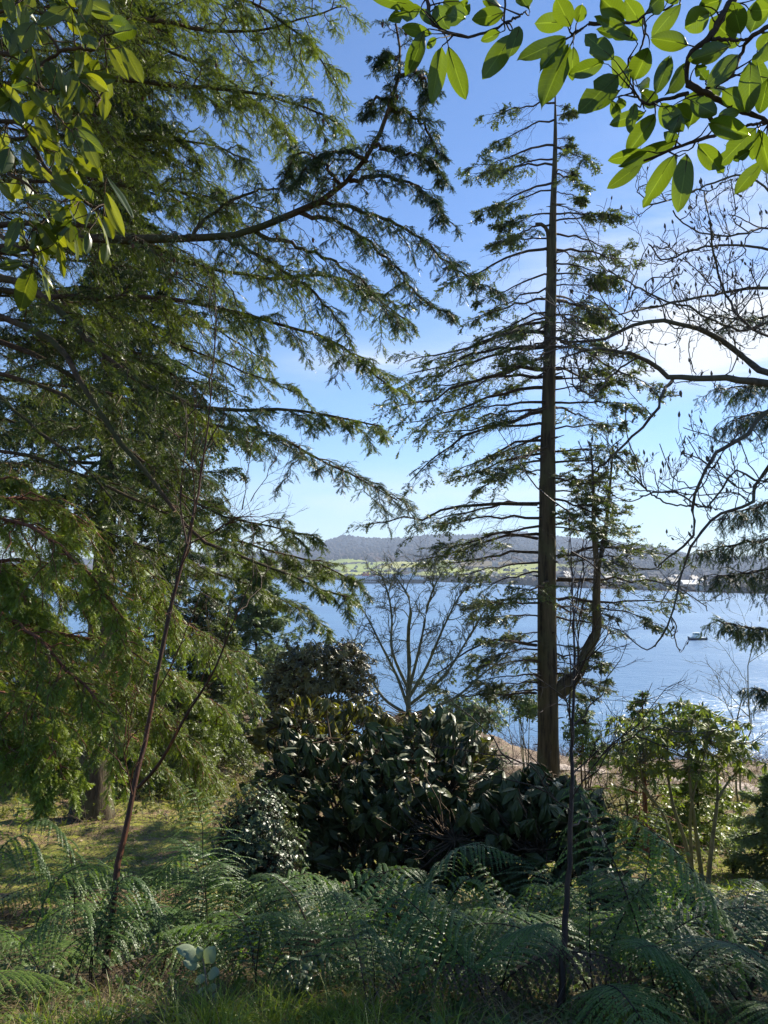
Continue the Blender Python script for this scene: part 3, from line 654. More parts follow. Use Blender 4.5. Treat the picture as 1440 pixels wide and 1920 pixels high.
big([(-330, 800, 9), (60, 860, 9), (300, 960, 8.9), (420, 1005, 8.8), (540, 1040, 8.7), (600, 1060, 8.6), (672, 1095, 8.5)], 49, 0.03, 0.45, s0=0.6, sec=0.12, nsec=34)
big([(-330, 900, 9.4), (60, 950, 9.4), (280, 1030, 9.4), (420, 1080, 9.4), (520, 1120, 9.4), (610, 1175, 9.4)], 50, 0.03, 0.5, s0=0.55, sec=0.13, nsec=34)
rr = R_(48)
for i in range(13):
    y0 = -60 + i * 78; dd_ = rr.uniform(9.5, 12); tx = rr.uniform(330, 560) if y0 < 780 else rr.uniform(250, 420)
    big([(-330, y0 + 20, dd_), (-30, y0 - 10, dd_), (tx * .5, y0 + 15, dd_), (tx * .8, y0 + 50, dd_), (tx, y0 + 110, dd_)], 4000 + i, 0.03, rr.uniform(.25, .65), s0=0.3, sec=0.2, nsec=44, leaf=M_SPR if i % 2 else M_HEM)
# --- tall dark spruce with its trunk in view on the left
conifer('spruce_tree', 'tall dark spruce behind the hemlock limbs, its mossy trunk flaring at the base', hit(172, 1535), 24, 0.36, R_(51), B_FIR, M_SPR, cf=0.33, nl=150, Lmax=4.4,
        prof=lambda r: np.minimum(1, 1.15 - r) * (0.75 + 0.25 * np.sin(r * 9)), up=0.05, droop=0.35, nsec=17, nter=8, nsh=6, tm=SH_FAR, shl=0.15, sec=0.30, ter=0.45, tint0=0.35, keep=0.9, lean=(0.3, 0.5))
conifer('spruce_tree', 'slimmer spruce with a dark trunk standing between the big spruce and the water', hit(292, 1470), 17, 0.24, R_(52), B_FIR, M_SPR, cf=0.22, nl=85, Lmax=3.6,
        prof=lambda r: np.minimum(1, 1.2 - r), up=0.02, droop=0.35, nsec=13, nter=7, nsh=5, tm=SH_FAR, shl=0.2, sec=0.3, ter=0.45, tint0=0.25, keep=0.75)
# mossy hanging growth round the base of the big spruce trunk
# --- yew, lower left
ty = base_at(-200, 8.2)
TY = thing('yew_tree', 'bright green yew filling the lower left with drooping sprays', 'tree', ty)
b = Buf(); ax = resample(np.array([ty - [0, 0, .3], ty + [0, 0, 2], ty + [-.2, .1, 4.5]]), 10); tubes(b, ax[None], np.linspace(0.2, 0.1, 10)[None], 10, wob=0.06, rng=R_(2)); build('trunk', b, B_YEW, TY, smooth=True)
def yl(pts, seed, tint=0.55, r0=0.028, **k):
    a = dict(nsec=48, sec=0.23, s0=0.16, droop=0.6, nter=14, ter=0.38, nsh=9, shl=0.066, tint0=tint); a.update(k)
    limb(TY, PP(pts), r0, 0.006, R_(seed), B_YEW, M_YEW, **a)
yl([(-200, 1000, 8.2), (-60, 960, 8.0), (60, 990, 7.8), (150, 1060, 7.6), (220, 1150, 7.5), (250, 1240, 7.4)], 61, 0.7)
yl([(-200, 1050, 8.4), (0, 940, 8.8), (100, 950, 9.2), (200, 1010, 9.5), (290, 1090, 9.8), (330, 1190, 10)], 62, 0.6)
yl([(-200, 1150, 8.2), (0, 1160, 7.6), (55, 1185, 7.4), (110, 1240, 7.3), (190, 1330, 7.2), (215, 1420, 7.2)], 63, 0.6, 0.035)
yl([(-200, 1180, 8.4), (-20, 1170, 8.6), (120, 1190, 8.9), (240, 1230, 9.2), (350, 1280, 9.5), (430, 1360, 9.8)], 64, 0.55)
yl([(-200, 1250, 8.0), (0, 1300, 7.6), (60, 1330, 7.4), (100, 1400, 7.3), (120, 1480, 7.2)], 65, 0.75, 0.03)
yl([(-200, 1280, 8.6), (0, 1260, 9.2), (150, 1290, 9.8), (280, 1330, 10.4), (380, 1420, 11)], 66, 0.5)
yl([(-200, 1100, 8.6), (0, 1050, 9.2), (140, 1070, 9.8), (280, 1130, 10.4), (420, 1220, 11.2), (460, 1300, 11.4)], 67, 0.5)
yl([(-200, 1350, 7.8), (-20, 1380, 7.4), (40, 1420, 7.2), (80, 1490, 7.2)], 68, 0.8)
yl([(-200, 1000, 8.8), (0, 900, 9.4), (60, 920, 9.6), (130, 980, 9.8)], 69, 0.65)
yl([(-200, 1220, 8.9), (60, 1230, 10), (200, 1260, 10.6), (330, 1350, 11), (400, 1470, 11)], 70, 0.45)
yl([(-200, 1320, 9), (0, 1340, 10), (120, 1330, 11), (250, 1380, 11.6), (330, 1460, 11.8)], 71, 0.4)
yl([(-200, 1080, 9.6), (0, 1060, 10.2), (90, 1080, 10.6), (170, 1140, 11)], 72, 0.5)
yl([(-200, 1150, 10), (-20, 1120, 10.5), (70, 1140, 11), (140, 1200, 11.4)], 73, 0.5)
yl([(-200, 1060, 8), (-60, 1050, 7.8), (20, 1090, 7.7), (70, 1170, 7.6)], 74, 0.8)
conifer('young_hemlock', 'hemlock filling the gap by the water at the far left edge', hit(45, 1470), 6.5, 0.1, R_(57), B_DARK, M_HEM, cf=0.05, nl=70, Lmax=2.8, prof=lambda r: np.minimum(1, 1.25 - r), up=0.1, droop=0.5, nsec=12, nter=6, nsh=5, tm=SH_FAR, shl=0.17, tint0=0.5, keep=0.85, sec=0.4)
conifer('young_hemlock', 'hemlock between the two spruce trunks with the water behind it', hit(225, 1455), 6.2, 0.09, R_(58), B_DARK, M_HEM, cf=0.05, nl=70, Lmax=2.6, prof=lambda r: np.minimum(1, 1.25 - r), up=0.1, droop=0.5, nsec=12, nter=6, nsh=5, tm=SH_FAR, shl=0.17, tint0=0.6, keep=0.85, sec=0.4)
# --- smaller conifers in the middle left
conifer('young_hemlock', 'small drooping hemlock on the bank in front of the water near the brown bush', hit(385, 1440), 7.6, 0.09, R_(53), B_DARK, M_HEM, cf=0.05, nl=80, Lmax=3.0, prof=lambda r: np.minimum(1, 1.2 - r), up=0.1, droop=0.5, nsec=12, nter=6, nsh=5, tm=SH_FAR, shl=0.18, tint0=0.55, keep=0.8, sec=0.4)
conifer('pine_sapling', 'pale soft needled young pine between the hemlock and the brown bush', hit(478, 1400), 9.0, 0.10, R_(54), B_DARK, M_PIN, cf=0.05, nl=80, Lmax=3.0, prof=lambda r: np.minimum(1, 1.25 - r), up=0.3, droop=0.1, nsec=10, nter=5, nsh=5, tm=SH_FAR, shl=0.26, tint0=0.5, keep=0.8, sec=0.4)
conifer('yew_tree', 'slim yew with a red brown trunk left of the big spruce trunk', hit(97, 1492), 5.5, 0.11, R_(55), B_YEW, M_YEW, cf=0.33, nl=46, Lmax=2.2, up=0.15, droop=0.5, nsec=10, nter=6, nsh=5, tm=SH_FAR, shl=0.17, tint0=0.6, keep=0.85, sec=0.4)
conifer('young_hemlock', 'dense hemlock sapling standing right of the big spruce trunk', hit(330, 1500), 4.2, 0.06, R_(56), B_DARK, M_HEM, cf=0.12, nl=46, Lmax=1.9, up=0.1, droop=0.5, nsec=11, nter=6, nsh=5, tm=SH_FAR, shl=0.15, tint0=0.6, keep=0.85, sec=0.4)

# --- the tall half-bare fir in the middle
def ap(rows): return PP(rows)
fd = 24.0
fbase = base_at(1028, fd)
fax = np.vstack([[P(1028, 1500, fd)], PP([(1028, 1400, fd), (1026, 1200, fd), (1026, 1000, fd), (1028, 800, fd), (1032, 600, fd), (1037, 400, fd), (1041, 280, fd), (1041, 180, fd)])])
fax[0] = [fax[0][0], fax[0][1], fbase[2] - 0.2]
ax = resample(fax, 40)
TF = thing('fir_tree', 'tall half bare fir with a thick furrowed trunk and a second upright stem', 'tree', (fax[0][0], fax[0][1], fbase[2]))
rad = 0.94 * np.interp(ax[:, 2], [P(0, y, fd)[2] for y in (1500, 1400, 1000, 700, 500, 400, 300, 240, 180)], np.array([48, 41, 34, 26, 20, 14, 10, 7, 3]) / 2.0 * fd / FPX)
b = Buf(); tubes(b, ax[None], rad[None], 20, wob=0.035, rng=R_(3)); rk = R_(33)
for i in range(46):   # snapped branch stubs on the trunk
    s_ = rk.uniform(.02, .9); p, T__ = curve_at(ax[None], np.array([[s_]])); p = p[0, 0]; r_ = float(np.interp(s_, np.linspace(0, 1, 40), rad)); a_ = rk.uniform(pi, 2 * pi) if i % 2 else rk.choice([0.1, pi]) ; dv = np.array([cos(a_), sin(a_), rk.uniform(-.2, .4)]); l_ = rk.uniform(.06, .38)
    tubes(b, np.array([p + dv * r_ * .8, p + dv * (r_ + l_ * .5), p + dv * (r_ + l_)])[None], np.array([[.035, .022, .012]]) * rk.uniform(.6, 1.3), 6)
build('trunk', b, B_FIR, TF, smooth=True)
st = PP([(1046, 1300, fd), (1062, 1283, fd - .1), (1085, 1262, fd - .2), (1098, 1225, fd - .2), (1118, 1185, fd - .2), (1118, 1130, fd - .2), (1120, 1060, fd - .2)])
UF = Buf(); b = Buf(); tubes(b, resample(st, 24)[None], (np.array([30, 21, 19, 17, 15, 13, 12]) / 2 * fd / FPX)[np.linspace(0, 6, 24).astype(int)][None], 12, wob=0.05, rng=R_(4))
tubes(b, resample(PP([(1120, 1062, fd - .2), (1114, 1000, fd - .2), (1112, 900, fd - .2), (1108, 830, fd - .2)]), 12)[None], np.linspace(0.10, 0.02, 12)[None], 8)
tubes(b, resample(PP([(1121, 1065, fd - .2), (1133, 1010, fd - .1), (1142, 930, fd), (1148, 860, fd), (1150, 835, fd)]), 12)[None], np.linspace(0.085, 0.02, 12)[None], 8)
tubes(UF, resample(PP([(1030, 500, fd), (1028, 440, fd - .2), (1018, 422, fd - .4), (1005, 420, fd - .5)]), 10)[None], np.linspace(0.10, 0.05, 10)[None], 8)
build('second_stem', b, B_FIR, TF, smooth=True); build('upper_fork', UF, B_FIR, TF, smooth=True)
rng = R_(77)
LX, LY = [], []
def flimb(y, side, tipx, tipy, dz, L): L.append(np.array([[y, side, tipx, tipy, dz]]))
# profile of tip offsets (px) by height, left and right, read from the photo
yy = [190, 260, 330, 400, 470, 540, 610, 700, 800, 880, 950, 1020, 1100, 1180, 1260, 1320]
lw = [120, 150, 150, 170, 200, 230, 260, 300, 290, 180, 330, 220, 170, 150, 140, 170]
rw = [30, 35, 50, 110, 140, 110, 130, 180, 170, 150, 120, 180, 160, 140, 120, 90]
lims = []
def mk(y, s, w, dep, dy, r):
    x0 = float(np.interp(y, [180, 1400], [1041, 1028])); tx = x0 + s * w
    zz = fd + dep
    return PP([(x0, y, fd), (x0 + s * w * 0.25, y + dy * 0.15 - 0.02 * w, fd + dep * .25), (x0 + s * w * 0.55, y + dy * 0.5 - 0.02 * w, fd + dep * .55), (x0 + s * w * 0.8, y + dy * 0.8, fd + dep * .8), (tx, y + dy, zz)])
y = 195.0
while y < 1335:
    for s in (-1, 1):
        w = float(np.interp(y, yy, lw if s < 0 else rw)) * rng.uniform(0.55, 1.08)
        if rng.random() < 0.12: continue
        dep = rng.uniform(-0.7, 0.9) * w / FPX * fd * 1.1
        dy = w * (rng.uniform(0.05, 0.42) if s < 0 else rng.uniform(-0.12, 0.28))
        if y > 900: dy = w * rng.uniform(-0.02, 0.22)
        lims.append(mk(y + rng.uniform(-6, 6), s, w, dep, dy, 0))
    y += rng.uniform(15, 26)
for i in range(26):   # limbs towards and away from the camera
    y = rng.uniform(260, 1300); w = float(np.interp(y, yy, lw)) * rng.uniform(0.2, 0.5) * rng.choice([-1, 1]); lims.append(mk(y, 1, w, rng.choice([-1, 1]) * rng.uniform(1.5, 3.2), abs(w) * 0.4, 0))
# named limbs of the photo
for pts in ([(1008, 945), (940, 942), (860, 948), (780, 968), (690, 985)], [(1008, 1010), (930, 1000), (870, 1020), (805, 1042)], [(1005, 890), (975, 880), (940, 878), (905, 878)], [(1030, 650), (900, 655), (820, 690), (770, 705)],
            [(1025, 770), (920, 800), (820, 850), (770, 900)], [(1046, 1045), (1120, 1025), (1190, 1030), (1270, 1045)], [(1046, 1085), (1130, 1085), (1210, 1090), (1290, 1100)], [(1046, 1125), (1130, 1130), (1200, 1128), (1275, 1130)],
            [(1050, 640), (1100, 660), (1170, 700), (1240, 730)], [(1006, 1300), (950, 1300), (880, 1305), (820, 1290)], [(1006, 1210), (930, 1200), (850, 1240), (790, 1280)], [(1120, 1140), (1160, 1145), (1200, 1156), (1240, 1172)]):
    lims.append(PP([(a, c, fd + (i * 0.25 if pts[0][1] % 2 else -i * 0.25)) for i, (a, c) in enumerate(pts)]))
C = np.stack([resample(p, 10) for p in lims]); L = np.linalg.norm(np.diff(C, axis=1), axis=2).sum(1)
C[:, 1:] += rng.normal(0, 0.010, C[:, 1:].shape) * L[:, None, None]
bw, fl = Buf(), Buf()
tubes(bw, C, (0.010 + 0.0105 * L)[:, None] * np.linspace(1, 0.22, 10)[None], 6)
C2, L2, s2, p2 = kids(C, L, 18, 0.2, 1.0, 0.62, 0.36, 0.22, rng, k=6, taper=0.5)
tubes(bw, C2, (0.0035 + 0.005 * L2)[:, None] * np.linspace(1, 0.4, 6)[None], 3)
C3, L3, s3, p3 = kids(C2, L2, 7, 0.15, 1.0, 0.7, 0.42, 0.25, rng, k=4, taper=0.5)
tubes(bw, C3, np.full((len(C3), 1), 0.0035) * np.linspace(1, 0.5, 4)[None], 3)
# needles grow in patches on the outer half of the limbs
patch = rng.random(len(C2)) < np.clip((s2 - 0.25) * 1.3, 0.03, 0.62) * np.clip((L[p2] / 1.8) ** 1.3, 0.12, 1); t2 = rng.normal(0.5, 0.22, len(C2))
q3 = patch[p3] & (rng.random(len(C3)) < 0.75)
shoots(fl, C3[q3], L3[q3], 6, rng, SH_FAR, 0.16, par_t=t2[p3][q3], droop=0.10, keep=0.9)
shoots(fl, C2[patch], L2[patch], 8, rng, SH_FAR, 0.13, par_t=t2[patch], droop=0.10, s0=0.4)
build('branches', bw, B_DARK, TF, smooth=True); build('crown', fl, M_FIR, TF)
# crown of the second stem
ax2 = np.concatenate([resample(PP([(1120, 1062, fd - .2), (1114, 1000, fd - .2), (1112, 900, fd - .2), (1108, 830, fd - .2)]), 12)])
bw, fl = Buf(), Buf()
pos, _ = curve_at(ax2[None], rng.uniform(0, 1, (1, 46))); pos = pos[0]; a = rng.uniform(0, 2 * pi, 46)
d = norm(np.stack([np.cos(a), np.sin(a) * 0.8, rng.normal(0.05, 0.1, 46)], 1)); L = rng.uniform(0.8, 2.1, 46) * np.interp(pos[:, 2], [ax2[0, 2], ax2[-1, 2]], [1.0, 0.55])
u = np.linspace(0, 1, 8); C = pos[:, None] + d[:, None] * (L[:, None] * u)[..., None]; C[..., 2] += 0.06 * L[:, None] * np.sin(u * 7)
tubes(bw, C, (0.006 + 0.008 * L)[:, None] * np.linspace(1, 0.3, 8)[None], 4)
C2, L2, s2, p2 = kids(C, L, 14, 0.15, 1.0, 0.8, 0.32, 0.15, rng, k=5, taper=0.5)
tubes(bw, C2, np.full((len(C2), 1), 0.005) * np.linspace(1, 0.5, 5)[None], 3)
patch = rng.random(len(C2)) < np.clip((s2 - 0.1) * 0.8, 0.05, 0.42)
shoots(fl, C2[patch], L2[patch], 10, rng, SH_FAR, 0.18, droop=0.1, tint0=0.6)
build('branches', bw, B_DARK, TF, smooth=True); build('crown', fl, M_FIR, TF)

# --- spruce at the right edge, trunk outside the frame
te = base_at(1640, 12)
TE = thing('spruce_tree', 'dark spruce hanging into the right edge with drooping branchlets', 'tree', te)
b = Buf(); ax = resample(np.array([te - [0, 0, .3], te + [0, 0, 6], te + [0, .1, 16]]), 14); tubes(b, ax[None], np.linspace(0.28, 0.05, 14)[None], 12, wob=0.05, rng=R_(5)); build('trunk', b, B_DARK, TE, smooth=True)
def el_(pts, seed, d=12, tint=0.25, **k):
    a = dict(nsec=34, sec=0.26, s0=0.15, droop=0.5, nter=12, ter=0.50, nsh=7, shl=0.085, tint0=tint, tdroop=1.6, tm=SH_NEAR, keep=0.75); a.update(k)
    limb(TE, PP([(x, y_, d - 0.25 * i) for i, (x, y_) in enumerate(pts)]), 0.045, 0.008, R_(seed), B_DARK, M_SPR, **a)
el_([(1640, 560), (1530, 560), (1450, 590), (1390, 600), (1340, 590)], 81, sec=0.18, nsec=20)
el_([(1640, 640), (1560, 670), (1480, 710), (1410, 725), (1350, 730)], 82)
el_([(1640, 730), (1560, 750), (1480, 760), (1420, 775), (1370, 790)], 83, sec=0.3)
el_([(1640, 850), (1560, 880), (1490, 920), (1420, 950), (1370, 960)], 84, sec=0.22)
el_([(1640, 930), (1560, 960), (1480, 1000), (1390, 1020), (1310, 1032)], 85, sec=0.2, tint=0.4)
el_([(1640, 1000), (1560, 1030), (1480, 1060), (1400, 1075), (1340, 1082)], 86, sec=0.24)
el_([(1640, 1120), (1560, 1150), (1480, 1180), (1410, 1178), (1346, 1163)], 87, sec=0.16, tint=0.55, keep=0.8)
el_([(1640, 1230), (1560, 1260), (1500, 1290), (1450, 1300), (1415, 1290)], 88, sec=0.2)
el_([(1640, 430), (1600, 470), (1560, 500), (1530, 560)], 89, sec=0.3)
el_([(1640, 300), (1600, 340), (1560, 360), (1530, 400)], 90, sec=0.3)
# the rest of its crown, beyond the frame
rng = R_(91)
for i in range(10):
    h = te[2] + 3.5 + i * 1.0; a = rng.uniform(-1.5, 1.2); Lx = 3.4 * (1 - i / 30)
    p0 = np.array([te[0], te[1], h]); pts = np.array([p0, p0 + np.array([cos(a), sin(a) * 0.8 - 0.1, 0.0]) * Lx * 0.5, p0 + np.array([cos(a), sin(a) * 0.8, -0.15]) * Lx])
    limb(TE, pts, 0.04, 0.008, R_(900 + i), B_DARK, M_SPR, nsec=14, sec=0.4, s0=0.1, droop=0.6, nter=7, ter=0.5, nsh=5, shl=0.2, tint0=0.3, tm=SH_FAR)

# ------------------------------------------------------------------ bare trees
def bare(p0, d0, L0, r0, levels, rng, nk=(5, 6, 5), ratio=(0.62, 0.55, 0.5), curl=0.25, upw=0.25, k=7, spread=0.7, start=0.25):
    """returns list per level of (C (n,k,3), r (n,))"""
    u = np.linspace(0, 1, k); p = np.atleast_2d(p0).astype(float); d = norm(np.atleast_2d(d0).astype(float)); L = np.atleast_1d(L0).astype(float); r = np.atleast_1d(r0).astype(float); out = []
    for lv in range(levels):
        n = len(p); c1 = rng.normal(0, curl, (n, 3)); c2 = rng.normal(0, curl * 0.6, (n, 3))
        C = p[:, None] + L[:, None, None] * (d[:, None] * u[None, :, None] + c1[:, None] * (u ** 2)[None, :, None] + c2[:, None] * np.sin(u * 6)[None, :, None] * 0.25)
        C[..., 2] += upw * L[:, None] * u ** 2; C[:, 1:] += rng.normal(0, 0.018, C[:, 1:].shape) * L[:, None, None]
        out.append((C, r, L))
        if lv == levels - 1: break
        m = nk[lv]; s = start + (1 - start) * (np.arange(m)[None] + rng.uniform(0, 1, (n, m))) / m; pos, T = curve_at(C, s)
        a = rng.uniform(0, 2 * pi, (n, m)); ref = norm(np.cross(T, rng.normal(0, 1, T.shape))); 
        an = spread * rng.uniform(0.6, 1.4, (n, m)); d = norm(T * np.cos(an)[..., None] + ref * np.sin(an)[..., None]).reshape(-1, 3)
        L = (L[:, None] * ratio[lv] * (1.15 - 0.6 * s) * rng.uniform(0.6, 1.3, (n, m))).ravel(); r = (r[:, None] * 0.55 * (1.1 - 0.6 * s)).ravel(); p = pos.reshape(-1, 3)
    return out
def bare_bufs(buf, lv, sides=(8, 5, 4, 3, 3), tip=0.35, rmin=0.0015):
    for i, (C, r, L) in enumerate(lv): tubes(buf, C, np.maximum(r, rmin)[:, None] * np.linspace(1, tip, C.shape[1])[None], sides[min(i, 4)])

# multi-stemmed leafless tree in the middle, lichen on its twigs
bt = hit(770, 1385); bt = base_at(765, 21)
TM = thing('leafless_tree', 'leafless grey green tree with many upswept branches in front of the ferry', 'tree', bt)
rng = R_(101); trunk, br = Buf(), Buf()
stems = [[(765, 1480), (766, 1310), (768, 1260), (765, 1190), (770, 1130), (745, 1085)], [(766, 1310), (800, 1250), (830, 1180), (860, 1120), (880, 1098)], [(766, 1330), (745, 1270), (715, 1210), (690, 1160), (672, 1130)],
         [(768, 1290), (790, 1200), (800, 1145), (812, 1105), (826, 1078)], [(770, 1320), (830, 1270), (870, 1210), (905, 1150)], [(764, 1290), (735, 1220), (735, 1160), (728, 1115), (716, 1080)], [(772, 1340), (850, 1310), (910, 1260), (950, 1230)], [(764, 1340), (720, 1310), (690, 1260), (662, 1215)]]
for i, s_ in enumerate(stems):
    pts = PP([(a, c, 21 + rng.uniform(-1, 1) * j * 0.3) for j, (a, c) in enumerate(s_)])
    if i == 0: pts[0][2] = bt[2] - 0.2
    C = resample(pts, 16)[None]; Ls = np.linalg.norm(np.diff(C[0], axis=0), axis=1).sum(); r0 = 0.11 if i == 0 else 0.045
    tubes(trunk, C, np.linspace(r0, 0.016, 16)[None], 9, wob=0.08, rng=rng)
    m = 15; s = np.linspace(0.3, 1, m)[None] * np.ones((1, m)); pos, T = curve_at(C, s)
    dd = norm(T[0] + rng.normal(0, 0.55, (m, 3)) + [0, 0, 0.15])
    lv = bare(pos[0], dd, np.full(m, Ls * 0.17) * rng.uniform(0.6, 1.2, m), np.full(m, 0.016), 3, rng, nk=(7, 6), ratio=(0.55, 0.5), curl=0.3, upw=0.05)
    bare_bufs(br, lv, (5, 4, 3), rmin=0.006)
build('trunk', trunk, B_GRY, TM, smooth=True); build('branches', br, B_GRY, TM, smooth=True)

# magnolia on the right, leafless, with fat upright buds
tg = base_at(1620, 6.2)
TG = thing('magnolia_tree', 'leafless magnolia reaching in from the right with curling twigs and furry buds', 'tree', tg)
b = Buf(); ax = resample(np.vstack([tg - [0, 0, .2], P(1600, 1200, 6.2), P(1580, 900, 6.2), P(1540, 700, 6.2), P(1520, 520, 6.2)]), 14); tubes(b, ax[None], np.linspace(0.13, 0.05, 14)[None], 10, wob=0.06, rng=R_(6)); build('trunk', b, B_MAG, TG, smooth=True)
bud_t = Buf(); tubes(bud_t, np.array([[0, 0, 0], [.2, 0, 0], [.45, 0, 0], [.75, 0, 0], [1, 0, 0.02]])[None], np.array([[.08, .19, .21, .12, .01]]), 6)
BUD = (bud_t.v[0], np.concatenate(bud_t.f))
from mathutils import Matrix
_o = build('bud', bud_t, B_BUD, smooth=True); BUDME = _o.data; bpy.data.objects.remove(_o)
def maglimb(pts, r0, seed, m=9, tw=0.42, d=6.0, name='limb', lv_n=3, upw=0.45, s0=0.25):
    rng = R_(seed); bw, bb, own = Buf(), Buf(), []
    C = resample(PP([(a, c, d + rng.uniform(-.25, .25)) for a, c in pts]), 24)[None]; C[:, 1:-1] += rng.normal(0, 0.006, C[:, 1:-1].shape)
    tubes(bw, C, np.linspace(r0, 0.006, 24)[None], 8, wob=0.06, rng=rng)
    s = np.sort(rng.uniform(s0, 1, (1, m))); pos, T = curve_at(C, s)
    dd = norm(T[0] * 0.5 + rng.normal(0, 0.65, (m, 3)) * [1, 0.5, 1])
    lv = bare(pos[0], dd, rng.uniform(0.5, 1.3, m) * tw, rng.uniform(0.004, 0.006, m), lv_n, rng, nk=(3, 3), ratio=(0.65, 0.6), curl=0.42, upw=upw, spread=0.8, k=9, start=0.35)
    bare_bufs(bw, lv, (5, 4, 3), rmin=0.0024, tip=0.75)
    for C_, r_, L_ in lv[-2:]:
        q = rng.random(len(C_)) < 0.22; C_ = C_[q]
        dirs = norm(C_[:, -1] - C_[:, -2] + [0, 0, 0.012]); F_ = frames(dirs); sz = rng.uniform(0.030, 0.048, len(C_)); e = C_[:, -1]; k0 = 0
        if not own: k0 = min(7, len(e)); own = [(e[i], F_[i], sz[i]) for i in range(k0)]
        stamp(bb, BUD, e[k0:], F_[k0:], sz[k0:], rng.uniform(0, 1, len(e) - k0))
    o = build(name, bw, B_MAG, TG, smooth=True)
    for p_, f_, s_ in own:
        ob = bpy.data.objects.new('bud', BUDME); COL.objects.link(ob); ob.parent = o
        ob.matrix_parent_inverse = Matrix.Identity(4)
        Mx = Matrix([[*f_[i], 0] for i in range(3)] + [[0, 0, 0, 1]]); ob.matrix_local = Matrix.Translation([float(a) for a in (p_ - np.array(tg))]) @ Mx @ Matrix.Scale(float(s_), 4)
    if bb.v: tag(build('buds', bb, B_BUD, o, smooth=True), kind='stuff')
maglimb([(1545, 745), (1440, 718), (1350, 711), (1262, 709), (1235, 690), (1200, 668), (1120, 655), (1050, 672)], 0.040, 201, m=16, tw=0.35, s0=0.35)
maglimb([(1535, 690), (1440, 702), (1400, 672), (1340, 632), (1265, 605), (1200, 606), (1130, 635), (1080, 640), (1020, 630)], 0.030, 202, m=18, tw=0.36)
maglimb([(1262, 709), (1240, 740), (1236, 765), (1190, 815), (1140, 862), (1118, 885)], 0.016, 203, m=8, tw=0.25)
maglimb([(1560, 740), (1440, 772), (1400, 815), (1345, 850), (1310, 900), (1300, 950), (1302, 1000), (1270, 1035), (1235, 1060)], 0.022, 204, m=12, tw=0.35)
maglimb([(1570, 800), (1470, 850), (1420, 905), (1405, 945), (1350, 960), (1305, 1010), (1280, 1070), (1260, 1150), (1240, 1195), (1228, 1212)], 0.018, 205, m=12, tw=0.3)
maglimb([(1530, 560), (1440, 542), (1370, 545), (1300, 560), (1230, 575), (1160, 590)], 0.016, 206, m=14, tw=0.34)
maglimb([(1525, 500), (1440, 468), (1350, 460), (1290, 472), (1245, 488), (1220, 460)], 0.012, 207, m=9, tw=0.3)
maglimb([(1525, 470), (1440, 428), (1390, 440), (1330, 440), (1285, 420), (1262, 395)], 0.010, 208, m=8, tw=0.3)
maglimb([(1545, 620), (1460, 600), (1390, 620), (1320, 590), (1240, 560), (1180, 530), (1140, 505)], 0.012, 209, m=12, tw=0.34)
maglimb([(1540, 660), (1470, 640), (1390, 600), (1350, 520), (1330, 420), (1320, 360)], 0.012, 210, m=9, tw=0.32)
maglimb([(1560, 780), (1440, 900), (1380, 880), (1330, 950), (1260, 920), (1200, 930)], 0.010, 211, m=9, tw=0.3)
maglimb([(1525, 480), (1460, 380), (1400, 330), (1330, 345), (1270, 370), (1210, 385)], 0.010, 212, m=9, tw=0.25)
maglimb([(1300, 950), (1240, 940), (1200, 905), (1170, 880)], 0.007, 213, m=5, tw=0.25)
maglimb([(1200, 668), (1150, 700), (1110, 740), (1070, 720)], 0.008, 214, m=6, tw=0.25)

# saplings in the foreground
def sapling(name, label, rows, rw, bark, branches, seed, d, wisps=8):
    rng = R_(seed); rows = [(a, c, d + 0.15 * i) for i, (a, c) in enumerate(rows)]; pts = PP(rows); pts[0][2] = min(pts[0][2], gz(pts[0][0], pts[0][1])) - 0.1
    T = thing(name, label, 'sapling', (pts[0][0], pts[0][1], float(gz(pts[0][0], pts[0][1]))))
    C = resample(pts, 36)[None]; C[:, 1:-1] += rng.normal(0, 0.004, C[:, 1:-1].shape); r = np.interp(np.linspace(0, 1, 36), np.linspace(0, 1, len(rw)), rw)
    b = Buf(); tubes(b, C, r[None], 10, wob=0.06, rng=rng); build('stem', b, bark, T, smooth=True)
    b = Buf()
    for s_, r_ in branches: tubes(b, resample(PP([(a, c, d + 0.3) for a, c in s_]), 16)[None], np.linspace(r_, r_ * 0.25, 16)[None], 6)
    m = wisps; s = np.linspace(0.35, 1, m)[None]; pos, Tn = curve_at(C, s)
    lv = bare(pos[0], norm(Tn[0] + rng.normal(0, 0.5, (m, 3))), rng.uniform(0.35, 0.9, m), np.full(m, 0.006), 3, rng, nk=(5, 4), curl=0.12, upw=0.1); bare_bufs(b, lv, (4, 3, 3), rmin=0.0016)
    for s_, r_ in branches:
        C = resample(PP([(a, c, d + 0.3) for a, c in s_]), 16)[None]; pos, Tn = curve_at(C, np.linspace(0.2, 1, 6)[None])
        lv = bare(pos[0], norm(Tn[0] + rng.normal(0, 0.5, (6, 3))), rng.uniform(0.2, 0.6, 6), np.full(6, 0.004), 3, rng, nk=(4, 3), curl=0.12, upw=0.1); bare_bufs(b, lv, (4, 3, 3), rmin=0.0014)
    build('branches', b, bark, T, smooth=True)
